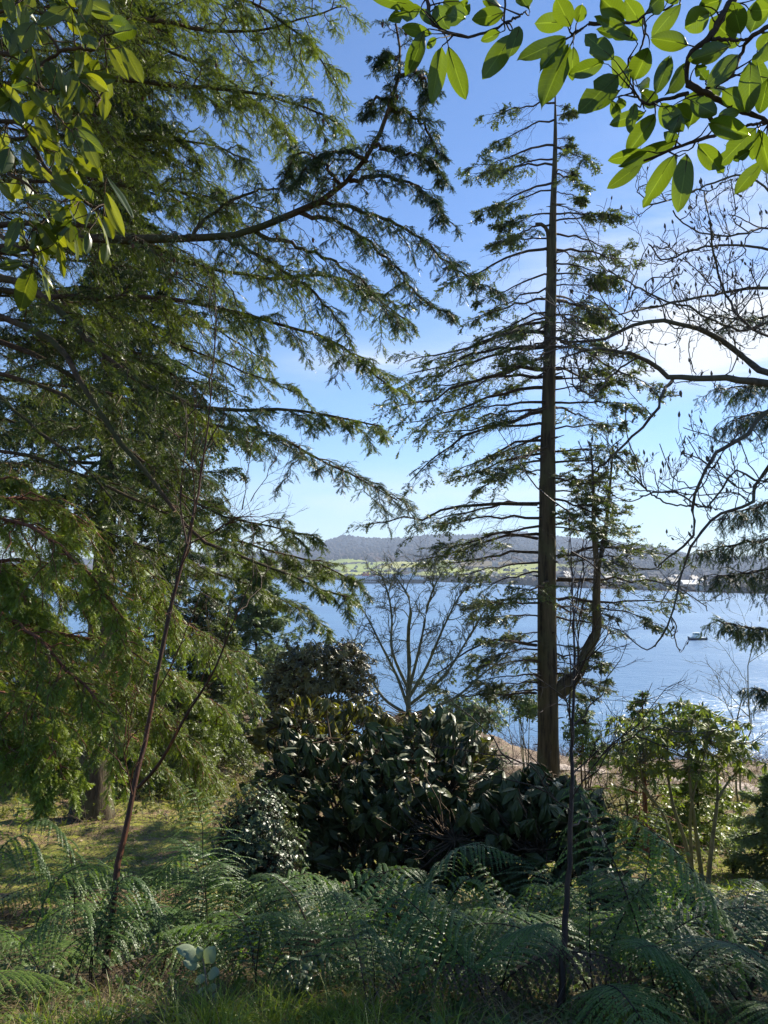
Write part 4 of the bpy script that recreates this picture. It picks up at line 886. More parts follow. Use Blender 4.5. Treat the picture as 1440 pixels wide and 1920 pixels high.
sapling('red_sapling', 'slender sapling with a wet red brown stem leaning right past the ferns', [(193, 1830), (215, 1680), (235, 1560), (255, 1460), (275, 1380), (298, 1250), (320, 1140), (350, 1020), (372, 920), (390, 800), (400, 680), (405, 560)],
        [0.022, 0.020, 0.018, 0.016, 0.014, 0.015, 0.012, 0.009, 0.007, 0.005, 0.004, 0.0025], B_RED,
        [([(258, 1478), (300, 1430), (350, 1340), (400, 1260), (440, 1160), (475, 1080)], 0.012), ([(350, 1020), (338, 940), (345, 860), (352, 780)], 0.006), ([(248, 1490), (240, 1450), (232, 1410), (235, 1380)], 0.005), ([(356, 1020), (420, 985), (470, 940)], 0.004)], 301, 4.7)
sapling('dark_sapling', 'thin dark sapling rising in the right foreground in front of the fir trunk', [(1043, 1960), (1055, 1800), (1064, 1680), (1070, 1560), (1072, 1460), (1074, 1370), (1076, 1290), (1078, 1200), (1072, 1080), (1068, 960)],
        [0.018, 0.017, 0.015, 0.013, 0.011, 0.009, 0.007, 0.005, 0.003, 0.002], B_SAP,
        [([(1074, 1400), (1068, 1330), (1070, 1260), (1064, 1190)], 0.006), ([(1076, 1300), (1085, 1230), (1080, 1150)], 0.005), ([(1070, 1500), (1110, 1440), (1150, 1400), (1225, 1370)], 0.004), ([(1070, 1520), (1030, 1490), (1000, 1440), (960, 1430)], 0.004)], 302, 3.7)
# ------------------------------------------------------------------ broad leaves
def leaf_tmpl(nu=6, nv=3, w=0.28, curl=0.25, bend=0.3, pet=0.12, fold=0.12, seed=0, ragged=0.0, power=0.75):
    r = np.random.default_rng(seed); u = np.linspace(0, 1, nu); vv = np.linspace(-1, 1, nv)
    uu = np.clip((u - pet) / (1 - pet), 0, 1); hw = w / 2 * np.sin(pi * np.clip(uu, 0, 1) ** 0.85) ** power; hw = np.maximum(hw, 0.008); hw[-1] = 0.01
    V = np.zeros((nu, nv, 3)); V[..., 0] = u[:, None]; V[..., 1] = hw[:, None] * vv[None] * (1 + ragged * r.normal(0, 1, (nu, nv)) * (np.abs(vv)[None] > .9))
    V[..., 2] = -curl * w * (vv[None] ** 2) * 0.5 + fold * w * np.abs(vv)[None] * (hw / hw.max())[:, None] - bend * (u ** 2)[:, None] * 0.5
    V[..., 2] += 0.02 * r.normal(0, 1, nu)[:, None] * (np.abs(vv)[None])
    return V.reshape(-1, 3), grid_faces(nu, nv)
def whorl(n, elev, tm_list, rng, ln=1.0, cup=0.15):
    """rosette around +Z (local), leaves drooping by elev (rad, negative = down)"""
    b = Buf()
    for i in range(n):
        a = i * 2.399 + rng.normal(0, 0.15); e = elev + rng.normal(0, 0.28); d = np.array([[cos(a) * cos(e), sin(a) * cos(e), sin(e)]])
        stamp(b, tm_list[rng.integers(len(tm_list))], d * 0.03, frames(d), [ln * rng.uniform(0.7, 1.1)], [0.5])
    return np.concatenate(b.v), np.concatenate(b.f)
rng = R_(400)
LT = [leaf_tmpl(6, 3, 0.33, 0.3, bd, 0.12, 0.22, i) for i, bd in enumerate((0.1, 0.35, 0.5, 0.7))]
WH = [whorl(n, e, LT, rng) for n, e in ((11, -0.85), (10, -1.1), (12, -1.25), (9, -0.7), (11, -1.3), (10, -0.95))]
LS = [leaf_tmpl(4, 3, 0.30, 0.3, bd, 0.08, 0.10, i) for i, bd in enumerate((0.1, 0.4))]
WS = [whorl(n, e, LS, rng) for n, e in ((7, -0.7), (7, -0.9), (8, -0.3), (6, -0.1))]
LH = [leaf_tmpl(3, 2, 0.5, 0, 0.2, 0.02, 0, i) for i in range(2)]
WH_S = [whorl(6, e, LH, rng) for e in (0.2, 0.5, -0.2)]

def shrub(name, label, base, blobs, n, leafscale, leaf, bark, tm, rng, cat='shrub', stem_r=0.03, nst=7, tint0=0.4, tvar=0.25, inner=0.75, up=0.55, group=None, zsq=1.0, twigs=True, only_up=-0.5):
    """blobs: list of (centre xyz, radii xyz) in world units; rosettes sit on twig ends through the outer shell"""
    T = thing(name, label, cat, base, group); base = np.asarray(base, float)
    vol = np.array([r[0] * r[2] for c, r in blobs]); cnt = (n * vol / vol.sum()).astype(int); pos, out = [], []
    for (c, r), k in zip(blobs, cnt):
        d = norm(rng.normal(0, 1, (k * 3, 3))); d = d[d[:, 2] > only_up][:k]; rr = rng.uniform(inner, 1.05, (len(d), 1)) * (1 + 0.12 * np.sin(d[:, :1] * 9) * np.cos(d[:, 1:2] * 7 + d[:, 2:] * 5))
        pos.append(np.array(c) + d * np.array(r) * rr); out.append(d)
    pos = np.concatenate(pos); out = np.concatenate(out); q = pos[:, 2] > gz(pos[:, 0], pos[:, 1]) + 0.08; pos, out = pos[q], out[q]
    ax_ = norm(out * [1, 1, 0.6] + [0, 0, up] + rng.normal(0, 0.2, out.shape))
    spin = rng.uniform(0, 2 * pi, len(pos)); F = frames(np.cross(ax_, np.stack([np.cos(spin), np.sin(spin), 0 * spin + 0.1], 1)), ax_)
    F = np.stack([F[..., 0], np.cross(ax_, F[..., 0]), ax_], -1)
    fl, bw = Buf(), Buf(); tint = np.clip(rng.normal(tint0, tvar, len(pos)), 0, 1); w = rng.integers(0, len(tm), len(pos)); sc = leafscale * rng.uniform(0.75, 1.2, len(pos))
    for i in range(len(tm)): q = w == i; stamp(fl, tm[i], pos[q], F[q], sc[q], tint[q])
    # stems: from the base towards each blob, then a twig to every rosette
    ends = []
    for i in range(nst):
        c, r = blobs[i % len(blobs)]; e = np.array(c) + rng.normal(0, 0.35, 3) * np.array(r) + [0, 0, 0.15 * r[2]]; s0 = base + [rng.normal(0, .12), rng.normal(0, .12), -0.1]
        mid = s0 * 0.45 + e * 0.55 + rng.normal(0, 0.12, 3) + [(e[0] - s0[0]) * 0.05, 0, -0.1]; C = resample(np.array([s0, mid, e]), 12); ends.append(C); tubes(bw, C[None], np.linspace(stem_r, stem_r * 0.35, 12)[None], 7, wob=0.06, rng=rng)
    E = np.concatenate([c[4:] for c in ends]); 
    if twigs and len(E):
        dd = ((pos[:, None] - E[None]) ** 2).sum(-1); near = E[dd.argmin(1)]; k = 6; u = np.linspace(0, 1, k)[None, :, None]
        C = near[:, None] * (1 - u) + pos[:, None] * u; C[..., 2] -= 0.10 * np.sin(pi * u[..., 0]) * np.linalg.norm(pos - near, axis=1)[:, None]; C[:, 1:-1] += rng.normal(0, 0.02, C[:, 1:-1].shape)
        tubes(bw, C, np.full((len(C), 1), stem_r * 0.28) * np.linspace(1, 0.5, k)[None], 4)
    build('stems', bw, bark, T, smooth=True); build('foliage', fl, leaf, T)
    return T
def B(px, py, d, rx, ry, rz): return (P(px, py, d), (rx, ry, rz))

# big-leaved rhododendrons in the middle
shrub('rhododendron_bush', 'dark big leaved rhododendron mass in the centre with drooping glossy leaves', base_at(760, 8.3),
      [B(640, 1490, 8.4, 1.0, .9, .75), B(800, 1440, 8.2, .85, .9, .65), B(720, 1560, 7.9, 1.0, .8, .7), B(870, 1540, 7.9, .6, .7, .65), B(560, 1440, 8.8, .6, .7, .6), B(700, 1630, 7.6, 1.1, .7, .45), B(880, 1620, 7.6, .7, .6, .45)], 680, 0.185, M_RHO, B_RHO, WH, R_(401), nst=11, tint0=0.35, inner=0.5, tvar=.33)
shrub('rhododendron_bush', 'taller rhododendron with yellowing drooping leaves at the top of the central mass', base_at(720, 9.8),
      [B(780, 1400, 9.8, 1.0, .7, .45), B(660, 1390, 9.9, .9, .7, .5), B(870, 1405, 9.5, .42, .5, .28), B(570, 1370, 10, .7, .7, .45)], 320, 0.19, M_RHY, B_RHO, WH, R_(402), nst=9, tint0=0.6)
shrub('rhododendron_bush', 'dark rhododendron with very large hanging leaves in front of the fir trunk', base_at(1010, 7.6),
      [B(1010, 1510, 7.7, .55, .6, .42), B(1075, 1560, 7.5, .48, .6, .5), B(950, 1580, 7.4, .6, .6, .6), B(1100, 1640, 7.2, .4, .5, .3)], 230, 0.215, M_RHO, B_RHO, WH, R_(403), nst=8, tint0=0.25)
shrub('rhododendron_bush', 'low dark rhododendron below the many stemmed bush on the right', base_at(1260, 7.8),
      [B(1250, 1710, 7.8, .5, .5, .25), B(1330, 1750, 7.2, .45, .5, .22), B(1180, 1700, 7.5, .3, .4, .2)], 75, 0.21, M_RHO, B_RHO, WH, R_(404), nst=5, tint0=0.25, stem_r=0.02)
shrub('rhododendron_bush', 'small rhododendron with hanging leaves cut by the right edge', base_at(1440, 6.3), [B(1440, 1745, 6.3, .24, .3, .12)], 16, 0.2, M_RHO, B_RHO, WH, R_(405), nst=3, tint0=0.4, stem_r=0.012)
# brown-green rounded bush behind
shrub('rounded_bush', 'round olive brown bush with fine leaves behind the rhododendrons', base_at(590, 15.5),
      [B(590, 1265, 15.5, 1.0, .9, .75), B(650, 1260, 15.5, .6, .7, .65), B(545, 1310, 15.5, .7, .8, .7), B(630, 1330, 15.3, .9, .8, .7)], 1500, 0.12, M_BRN, B_RHO, WS, R_(406), nst=9, tint0=0.45, inner=0.6)
shrub('holly_bush', 'small leaved shiny holly bush left of the rhododendrons', base_at(480, 6.9),
      [B(480, 1545, 7, .36, .4, .34), B(460, 1600, 6.8, .3, .35, .3), B(510, 1620, 6.8, .3, .4, .3)], 1700, 0.033, M_HOL, B_DARK, WH_S, R_(407), nst=6, tint0=0.5, inner=0.5, stem_r=0.014)
shrub('holly_bush', 'leafy pale green shrub standing just right of the fir trunk', base_at(1090, 23),
      [B(1090, 1370, 23, .6, .5, .9), B(1110, 1420, 23, .7, .6, .7)], 330, 0.14, M_IVY, B_RHO, WS, R_(408), nst=6, tint0=0.6, inner=0.4)

# many-stemmed rhododendron on the right: stems read from the photo
tb = hit(1300, 1665); d0 = float(tb[1])
TR = thing('rhododendron_tree', 'many stemmed rhododendron with a rounded crown of small leaves above the water', 'tree', tb)
rng = R_(410); bw, fl = Buf(), Buf(); ends = []
for rows, r0 in (([(1290, 1650), (1265, 1600), (1245, 1530), (1210, 1480), (1200, 1430)], .038), ([(1305, 1660), (1285, 1580), (1262, 1510), (1250, 1430), (1255, 1380)], .045), ([(1320, 1665), (1305, 1560), (1295, 1480), (1290, 1400), (1300, 1350)], .042),
                 ([(1325, 1670), (1335, 1580), (1345, 1500), (1345, 1440), (1355, 1390)], .045), ([(1300, 1640), (1294, 1560), (1298, 1500), (1320, 1420), (1330, 1370)], .035), ([(1345, 1500), (1370, 1460), (1400, 1430)], .025), ([(1230, 1510), (1190, 1460), (1165, 1420)], .022)):
    pts = PP([(a, c, d0 + 0.12 * i * (1 if len(ends) % 2 else -1)) for i, (a, c) in enumerate(rows)])
    if rows[0][1] >= 1640: pts[0][2] = gz(pts[0][0], pts[0][1]) - 0.1
    C = resample(pts, 16); ends.append(C); tubes(bw, C[None], np.linspace(r0, r0 * 0.3, 16)[None], 8, wob=0.06, rng=rng)
pts_ = []
for (cx, cy, rx, rz, k) in ((1210, 1370, .55, .28, 80), (1285, 1355, .6, .34, 105), (1345, 1370, .5, .38, 85), (1195, 1420, .4, .28, 34), (1385, 1415, .25, .25, 26), (1290, 1425, .7, .28, 42), (1155, 1405, .2, .15, 12)):
    d = norm(rng.normal(0, 1, (k, 3))); d = d * rng.uniform(0.55, 1.05, (k, 1)); pts_.append(P(cx, cy, d0) + d * [rx, 0.9, rz])
pos = np.concatenate(pts_); E = np.concatenate([c[6:] for c in ends]); near = E[((pos[:, None] - E[None]) ** 2).sum(-1).argmin(1)]
u = np.linspace(0, 1, 6)[None, :, None]; C = near[:, None] * (1 - u) + pos[:, None] * u; C[..., 2] -= 0.12 * np.sin(pi * u[..., 0]) * np.linalg.norm(pos - near, axis=1)[:, None]; C[:, 1:-1] += rng.normal(0, 0.025, C[:, 1:-1].shape)
tubes(bw, C, np.full((len(C), 1), 0.009) * np.linspace(1, 0.45, 6)[None], 4)
ax_ = norm(np.array([0, 0, 1.0]) + rng.normal(0, 0.3, pos.shape)); sp = rng.uniform(0, 2 * pi, len(pos)); F = frames(np.cross(ax_, np.stack([np.cos(sp), np.sin(sp), 0 * sp], 1)), ax_); F = np.stack([F[..., 0], np.cross(ax_, F[..., 0]), ax_], -1)
w = rng.integers(0, 3, len(pos))
for i in range(3): q = w == i; stamp(fl, WS[i], pos[q], F[q], rng.uniform(0.14, 0.19, q.sum()), np.clip(rng.normal(0.55, 0.25, q.sum()), 0, 1))
build('trunk', bw, B_GRY, TR, smooth=True); build('crown', fl, M_RHR, TR)

# ------------------------------------------------------------------ overhanging rhododendron branches (near the camera)
def big_leaf(b, p0, p1, w, up, tint, rng, nu=11, nv=7, sag=0.08):
    L = np.linalg.norm(p1 - p0); x = norm(p1 - p0); F = frames(x[None], up[None])[0]; u = np.linspace(0, 1, nu); vv = np.linspace(-1, 1, nv)
    hw = w / 2 * np.sin(pi * np.clip(u, 0, 1) ** rng.uniform(0.85, 1.15)) ** 0.62; hw = np.maximum(hw, w * 0.03); hw[-1] = w * 0.02
    if rng.random() < 0.18: hw[rng.integers(5, 9)] *= rng.uniform(0.4, 0.8)
    ph = rng.uniform(0, 6); V = np.zeros((nu, nv, 3)); V[..., 0] = u[:, None] * L; V[..., 1] = hw[:, None] * vv[None] + rng.uniform(-.06, .06) * L * (u ** 2)[:, None]
    V[..., 2] = (0.5 * rng.uniform(-.3, 1)) * w * np.abs(vv)[None] - 0.25 * rng.uniform(0, 1) * w * vv[None] ** 2 - rng.uniform(-.6, 2.6) * sag * L * ((u - .1) ** 2)[:, None] + 0.03 * w * np.sin(u * 15 + ph)[:, None] * (np.abs(vv)[None] > .9)
    V = V.reshape(-1, 3) @ F.T + p0
    b.add(V, grid_faces(nu, nv), tint=tint)
    b.a.setdefault('along', []).append(np.repeat(u, nv)); b.a.setdefault('across', []).append(np.tile(vv, nu))
def finish_leaves(name, b, m, parent):
    o = build(name, b, m, parent, smooth=True)
    for k in ('along', 'across'):
        a = o.data.attributes.new(k, 'FLOAT', 'POINT'); a.data.foreach_set('value', np.concatenate(b.a[k]).astype(np.float32))
    return o
def overhang(name, label, base, ox, oy, leaves, branches, dist, seed, leafm, tints, extra=None, barkm=B_RHO):
    rng = R_(seed); T = thing(name, label, 'branch', base); lb, wb = Buf(), Buf()
    tipsd = []
    for rows, r0 in branches:
        C = resample(PP([(ox + x / 3, oy + y_ / 3, dist + rng.uniform(-.04, .04)) for x, y_ in rows]), 20); C[1:-1] += rng.normal(0, 0.0015, C[1:-1].shape); tubes(wb, C[None], np.linspace(r0, r0 * 0.5, 20)[None] * rng.uniform(0.88, 1.15, (1, 20)), 8, wob=0.08, rng=rng); tipsd.append(C)
    allc = np.concatenate(tipsd)
    for (bx, by, tx, ty, w) in leaves:
        d = dist + rng.uniform(-0.13, 0.13); d2 = d + rng.uniform(-0.05, 0.06)
        p0 = P(ox + bx / 3, oy + by / 3, d); p1 = P(ox + tx / 3, oy + ty / 3, d2); wv = w / 3 / FPX * d * 1.0
        view = norm(P(ox + bx / 3, oy + by / 3, d) - np.array([0, 0, EYE])); up = -view + rng.normal(0, 0.20, 3) ; up[2] += 0.1
        if w < 50: up = norm(np.cross(p1 - p0, view)) + rng.normal(0, .3, 3) ; wv *= 1.8
        big_leaf(lb, p0, p1, wv, up, tints(rng, w), rng)
        q = allc[((allc - p0) ** 2).sum(1).argmin()]; q = allc[((allc - p0) ** 2).sum(1).argsort()[min(3, rng.integers(0, 4))]]
        mid = (p0 + q) / 2 + rng.normal(0, 0.006, 3); tubes(wb, resample(np.array([q, mid, p0, p0 * .6 + p1 * .4 - norm(up) * .0015]), 8)[None], np.array([[.0028, .0024, .002, .0018, .0016, .0012, .001, .0007]]), 5)
    build('twigs', wb, barkm, T, smooth=True); finish_leaves('leaves', lb, leafm, T); return T
R3 = [(300, 130, 110, 120, 110), (300, 215, 45, 340, 105), (290, 235, 165, 385, 100), (318, 275, 150, 590, 150), (345, 262, 335, 450, 80), (330, 150, 250, -10, 120), (370, 120, 400, 20, 80),
      (520, 350, 325, 430, 100), (590, 430, 370, 637, 150), (612, 505, 410, 600, 105), (570, 330, 410, 195, 120), (660, 495, 560, 300, 100), (770, 275, 690, 455, 130), (705, 230, 455, 105, 90), (665, 210, 475, 170, 75), (630, 105, 490, -10, 130),
      (735, 145, 640, -5, 110), (750, 70, 830, -10, 120), (950, 20, 790, 195, 105), (1000, 255, 800, 205, 110), (885, 330, 800, 545, 95), (965, 370, 870, 545, 100), (1225, 262, 1018, 340, 115), (1270, 308, 1100, 485, 110), (1258, 235, 1120, 120, 150), (1240, 10, 1290, 190, 120),
      (1420, -10, 1345, 195, 130), (1110, 70, 970, 150, 150), (1340, 340, 1335, 620, 125), (1375, 315, 1425, 575, 90), (1050, 530, 1000, 720, 150), (865, 600, 945, 740, 110), (692, 585, 655, 747, 70), (750, 630, 553, 690, 85), (802, 660, 648, 862, 115), (920, 790, 590, 925, 90), (760, 850, 538, 900, 85),
      (740, 908, 555, 1057, 85), (922, 862, 730, 1152, 115), (985, 865, 945, 1190, 128), (950, 640, 880, 800, 110), (1045, 808, 1180, 975, 110), (1372, 720, 1160, 925, 125), (1335, 850, 1245, 905, 60), (1402, 918, 1247, 1088, 90), (1120, 690, 1345, 750, 120), (1160, 655, 1290, 620, 70), (1180, 500, 1335, 600, 125),
      (715, 510, 810, 585, 90), (600, 540, 605, 625, 75), (1390, 720, 1450, 980, 110), (1400, 760, 1360, 900, 90), (690, 480, 760, 500, 110), (1000, 560, 1130, 640, 110), (840, 580, 900, 720, 100), (1440, 440, 1400, 640, 100), (1290, 230, 1200, 250, 60), (1460, 180, 1400, 300, 110), (1440, 230, 1380, 350, 120), (40, 150, -10, 330, 90),
      (100, 60, 40, -20, 100), (560, 560, 600, 680, 60), (1030, 380, 1100, 450, 80), (900, 600, 1000, 680, 120), (650, 390, 640, 420, 60), (1100, 500, 1220, 480, 90), (1060, 30, 1180, 0, 120), (1150, 60, 1080, -30, 140), (870, 20, 900, -40, 120), (1340, 60, 1450, 60, 110)]
R2 = [(900, 35, 630, -20, 80), (925, 45, 742, 118, 90), (990, 190, 818, 158, 75), (948, 172, 870, 428, 108), (1040, 272, 990, 585, 108), (1082, 262, 1170, 562, 112), (1020, 215, 958, 268, 50), (1070, 90, 1185, 105, 130), (1010, 40, 1080, 170, 110), (1150, 10, 1200, 80, 90), (1392, 70, 1222, 120, 100), (1440, 195, 1298, 425, 125), (1380, 180, 1268, 228, 60), (1290, 0, 1400, 30, 70), (1050, 10, 1150, 60, 110), (930, 60, 990, 130, 60)]
LR = R3 + [(x - 1440, y_, x2 - 1440, y2, w) for x, y_, x2, y2, w in R2]
BR = [([(1260, -30), (1190, 80), (1120, 200), (1010, 290), (985, 380), (988, 480)], .0125), ([(988, 470), (1060, 510), (1180, 570), (1290, 620), (1470, 695)], .011), ([(990, 525), (850, 560), (760, 585), (675, 515)], .0055), ([(1060, 530), (1100, 650), (1165, 745), (1050, 790), (880, 850), (740, 905)], .0065),
      ([(1160, 740), (1330, 705), (1450, 685)], .006), ([(1460, 140), (1330, 220), (1290, 300), (1220, 440), (1090, 495)], .0065), ([(430, 130), (560, 135), (700, 120), (765, 70), (850, 60), (950, -10)], .005), ([(742, 100), (748, 200), (705, 300), (655, 330)], .004), ([(335, 195), (440, 135)], .004), ([(1120, 220), (1260, 225), (1340, 215)], .006),
      ([(-480, -10), (-465, 80), (-430, 150), (-340, 190), (-240, 205), (-140, 180), (-50, 130), (-40, -10)], .0055), ([(-45, 130), (20, 100), (80, 60)], .004), ([(1070, 350), (1095, 480)], .0035)]
p_ = P(1500, -60, 2.2)
overhang('rhododendron_branch', 'overhanging rhododendron branch with large sunlit leaves at the top right', p_, 960, 0, LR, BR, 2.1, 501, M_OVR, lambda r, w: np.clip(r.normal(0.5, 0.22), 0, 1), barkm=B_DARK)
LL = [(150, 10, 20, 100, 60), (190, 125, 55, 300, 120), (600, 130, 715, 160, 105), (490, 10, 635, 80, 110), (752, 165, 620, 195, 85), (612, 250, 725, 455, 75), (690, 262, 795, 472, 95), (600, 385, 600, 683, 85), (560, 345, 430, 572, 112), (500, 300, 445, 375, 90), (380, 120, 500, 165, 95), (475, 190, 525, 245, 90),
      (265, 350, 330, 505, 90), (330, 365, 378, 542, 52), (240, 580, 90, 690, 105), (200, 650, 292, 770, 80), (175, 708, 262, 775, 60), (290, 718, 322, 803, 60), (440, 640, 388, 805, 85), (250, 815, 300, 935, 52), (318, 850, 368, 962, 62), (480, 785, 552, 945, 75), (420, 900, 560, 1003, 85), (552, 930, 590, 1022, 35),
      (600, 1000, 768, 1218, 40), (600, 1092, 672, 1315, 75), (470, 1045, 528, 1142, 60), (400, 980, 500, 1062, 70), (545, 1190, 662, 1418, 46), (520, 1190, 478, 1285, 42), (580, 1220, 642, 1342, 70), (602, 1360, 588, 1475, 62), (500, 1300, 488, 1415, 52), (380, 1230, 417, 1363, 62), (330, 1188, 362, 1285, 52), (418, 1335, 446, 1472, 26),
      (390, 1170, 432, 1255, 35), (282, 1230, 352, 1312, 72), (300, 1132, 148, 1110, 42), (170, 1240, 272, 1292, 72), (120, 1230, 58, 1332, 80), (130, 1300, 138, 1392, 42), (175, 1300, 182, 1392, 42), (240, 1310, 208, 1382, 62), (262, 1368, 272, 1422, 50), (0, 1410, 122, 1400, 55), (-20, 1500, 128, 1482, 62), (180, 1505, 105, 1748, 118),
      (230, 1500, 276, 1692, 36), (270, 1540, 306, 1622, 30), (208, 1438, 232, 1505, 42), (-10, 860, 100, 890, 90), (60, 800, -10, 780, 80), (200, 830, 180, 760, 60), (240, 250, 200, 110, 90), (300, 0, 380, 90, 90), (430, 30, 400, -60, 90), (20, 60, 70, -40, 70), (60, 560, -40, 640, 80), (150, 480, 60, 500, 80), (470, 560, 520, 640, 80), (60, 340, 120, 420, 60)]
rng = R_(502)
for i in range(95):
    x = rng.uniform(-60, 520); y_ = rng.uniform(-60, 1380)
    if x > 480 - 0.10 * y_ + 60: continue
    a = rng.normal(1.3, 0.8); l = rng.uniform(110, 230); LL.append((x, y_, x + l * cos(a), y_ + l * sin(a), rng.uniform(35, 95)))
BL = [([(-60, 280), (110, 330), (185, 410), (240, 500)], .009), ([(330, 290), (430, 270), (525, 280), (585, 195)], .007), ([(185, 410), (260, 340), (330, 290), (270, 180), (250, 40)], .007), ([(-60, 690), (100, 690), (175, 800), (240, 920), (310, 1000), (390, 1095), (440, 1100), (505, 1035)], .008), ([(440, 1108), (520, 1160), (585, 1150)], .006),
      ([(-60, 900), (120, 1020), (210, 1085)], .008), ([(-60, 1270), (90, 1390), (180, 1410), (182, 1500)], .008), ([(240, 500), (330, 660), (420, 760)], .006), ([(-60, 100), (60, 40), (150, -40)], .007), ([(200, 1290), (330, 1150), (400, 1110)], .005), ([(540, 600), (600, 450), (585, 200)], .004)]
overhang('rhododendron_branch', 'rhododendron branches with yellow green and dark hanging leaves at the top left', P(-60, 200, 2.6), 0, 0, LL, BL, 2.6, 503, M_OVL, lambda r, w: np.clip(r.normal(0.45, 0.3), 0, 1))
# ------------------------------------------------------------------ ferns
def frond(rng, L, arch, npair=26, npin=20, wmax=0.30, droop=0.35, path=None, s_0=0.22):
    """arching bipinnate frond, rising along +X and curving over"""
    k = 24; u = np.linspace(0, 1, k); th = arch[0] + (arch[1] - arch[0]) * u ** 1.2; ds = L / (k - 1)
    c = np.zeros((k, 3)); c[1:, 0] = np.cumsum(np.cos(th[:-1]) * ds); c[1:, 2] = np.cumsum(np.sin(th[:-1]) * ds); c[:, 1] = rng.normal(0, 0.05) * u ** 2 * L
    if path is not None: c = resample(path, k); L = np.linalg.norm(np.diff(c, axis=0), axis=1).sum(); c[1:] += rng.normal(0, .003, (k - 1, 3))
    b = Buf(); tubes(b, c[None], np.linspace(0.0055, 0.0014, k)[None], 5, mat=1)
    s = np.linspace(s_0, 0.985, npair); pos, T = curve_at(c[None], s[None]); pos, T = pos[0], T[0]
    nrm = norm(np.cross(T, [0, 1, 0])) * -1; Z = []
    sq = (s - s_0) / (1 - s_0); prof = np.sin(pi * np.clip(0.12 + sq * 0.87, 0, 1) ** 0.72) ** 0.8
    C, tw = [], []
    for sg in (-1, 1):
        l = (wmax * L if path is None else wmax) * prof * rng.uniform(0.88, 1.08, npair); side = norm(np.cross([0, 0, 1.0], T) + 1e-5) * sg
        dirv = norm(side * 0.93 + T * 0.42 + rng.normal(0, 0.05, (npair, 3))); uu = np.linspace(0, 1, 6)
        cc = pos[:, None] + dirv[:, None] * (l[:, None] * uu)[..., None]; cc[..., 2] -= (droop * l)[:, None] * uu ** 2 * rng.uniform(0.6, 1.5, (npair, 1)); C.append(cc); tw.append(l)
    C = np.concatenate(C); tw = np.concatenate(tw)
    tubes(b, C, np.full((len(C), 1), 0.0011) * np.linspace(1, 0.5, 6)[None], 3, mat=1)
    pinh = 0.40 * L * (1 - s_0) / npair; m = npin; ss = (np.arange(m)[None] + 0.5) / m * np.ones((len(C), 1)); p, t = curve_at(C, ss)
    up = norm(np.array([0, 0, 1.0]) + rng.normal(0, 0.15, t.shape)); sd_ = norm(np.cross(t, up)); pl = (pinh * (1.05 - ss) ** 0.6 + 0.003); pw = tw[:, None] / m * 0.52
    for sg in (-1, 1):
        d = norm(sd_ * sg * 0.9 + t * 0.45 + rng.normal(0, 0.06, t.shape)); tip = p + d * pl[..., None]; tip[..., 2] -= pl * 0.25
        midp = p + d * (pl * 0.45)[..., None]
        V = np.stack([p - t * (pw * .7)[..., None], midp - t * pw[..., None], tip, midp + t * pw[..., None] * .9, p + t * (pw * .7)[..., None]], 2).reshape(-1, 3)
        n = len(V) // 5; i = np.arange(n)[:, None] * 5; f4 = np.concatenate([i + np.array([0, 1, 3, 4])]); f3 = i + np.array([1, 2, 3])
        b.add(V, [f4, f3], tint=np.repeat(np.clip(rng.normal(0.5, 0.12, n), 0, 1), 5), mat=0)
    return b
def frond_mesh(nm, seed, **k):
    o = build(nm, frond(np.random.default_rng(seed), **k), [M_FRN, B_DARK]); me = o.data; bpy.data.objects.remove(o); return me
FR = [frond_mesh('frond', 600 + i, L=1.0, arch=a, npair=18, npin=17, wmax=w, droop=dr) for i, (a, w, dr) in enumerate((((1.35, -0.15), .33, .35), ((1.1, -0.5), .34, .5), ((0.95, -0.6), .30, .5), ((1.25, -0.8), .32, .7), ((0.8, -0.4), .33, .35), ((1.45, 0.4), .32, .8)))]
FD = [frond_mesh('frond', 620 + i, L=1.0, arch=a, npair=20, npin=9, wmax=.18, droop=.9) for i, a in enumerate(((1.0, -1.2), (0.5, -0.9)))]
for me in FD: me.materials[0] = M_FRD
def fern(px, py, n, size, seed, label, aim=None, spread=pi, dry=0, tilt=0.0, stemh=0.0):
    """py: where the root shows (or would show) on the ground"""
    rng = R_(seed); g = hit(px, py); T = thing('fern', label, 'fern', g, 'ferns covering the foreground slope')
    for i in range(n):
        me = FD[rng.integers(2)] if i < dry else FR[rng.integers(len(FR))]
        o = bpy.data.objects.new('dry_frond' if i < dry else 'frond', me); COL.objects.link(o); o.parent = T
        a = (i * 2.399 + rng.normal(0, .3)) if aim is None else aim + spread * ((i + .5) / n - .5) + rng.normal(0, .15)
        o.rotation_euler = (rng.normal(0, .18), rng.normal(0, .12) + tilt, a); s = size * rng.uniform(.75, 1.15); o.scale = (s, s, s * rng.uniform(.85, 1.1)); o.location = (rng.normal(0, .05), rng.normal(0, .05), -0.03 + stemh * rng.uniform(.5, 1))
    return T
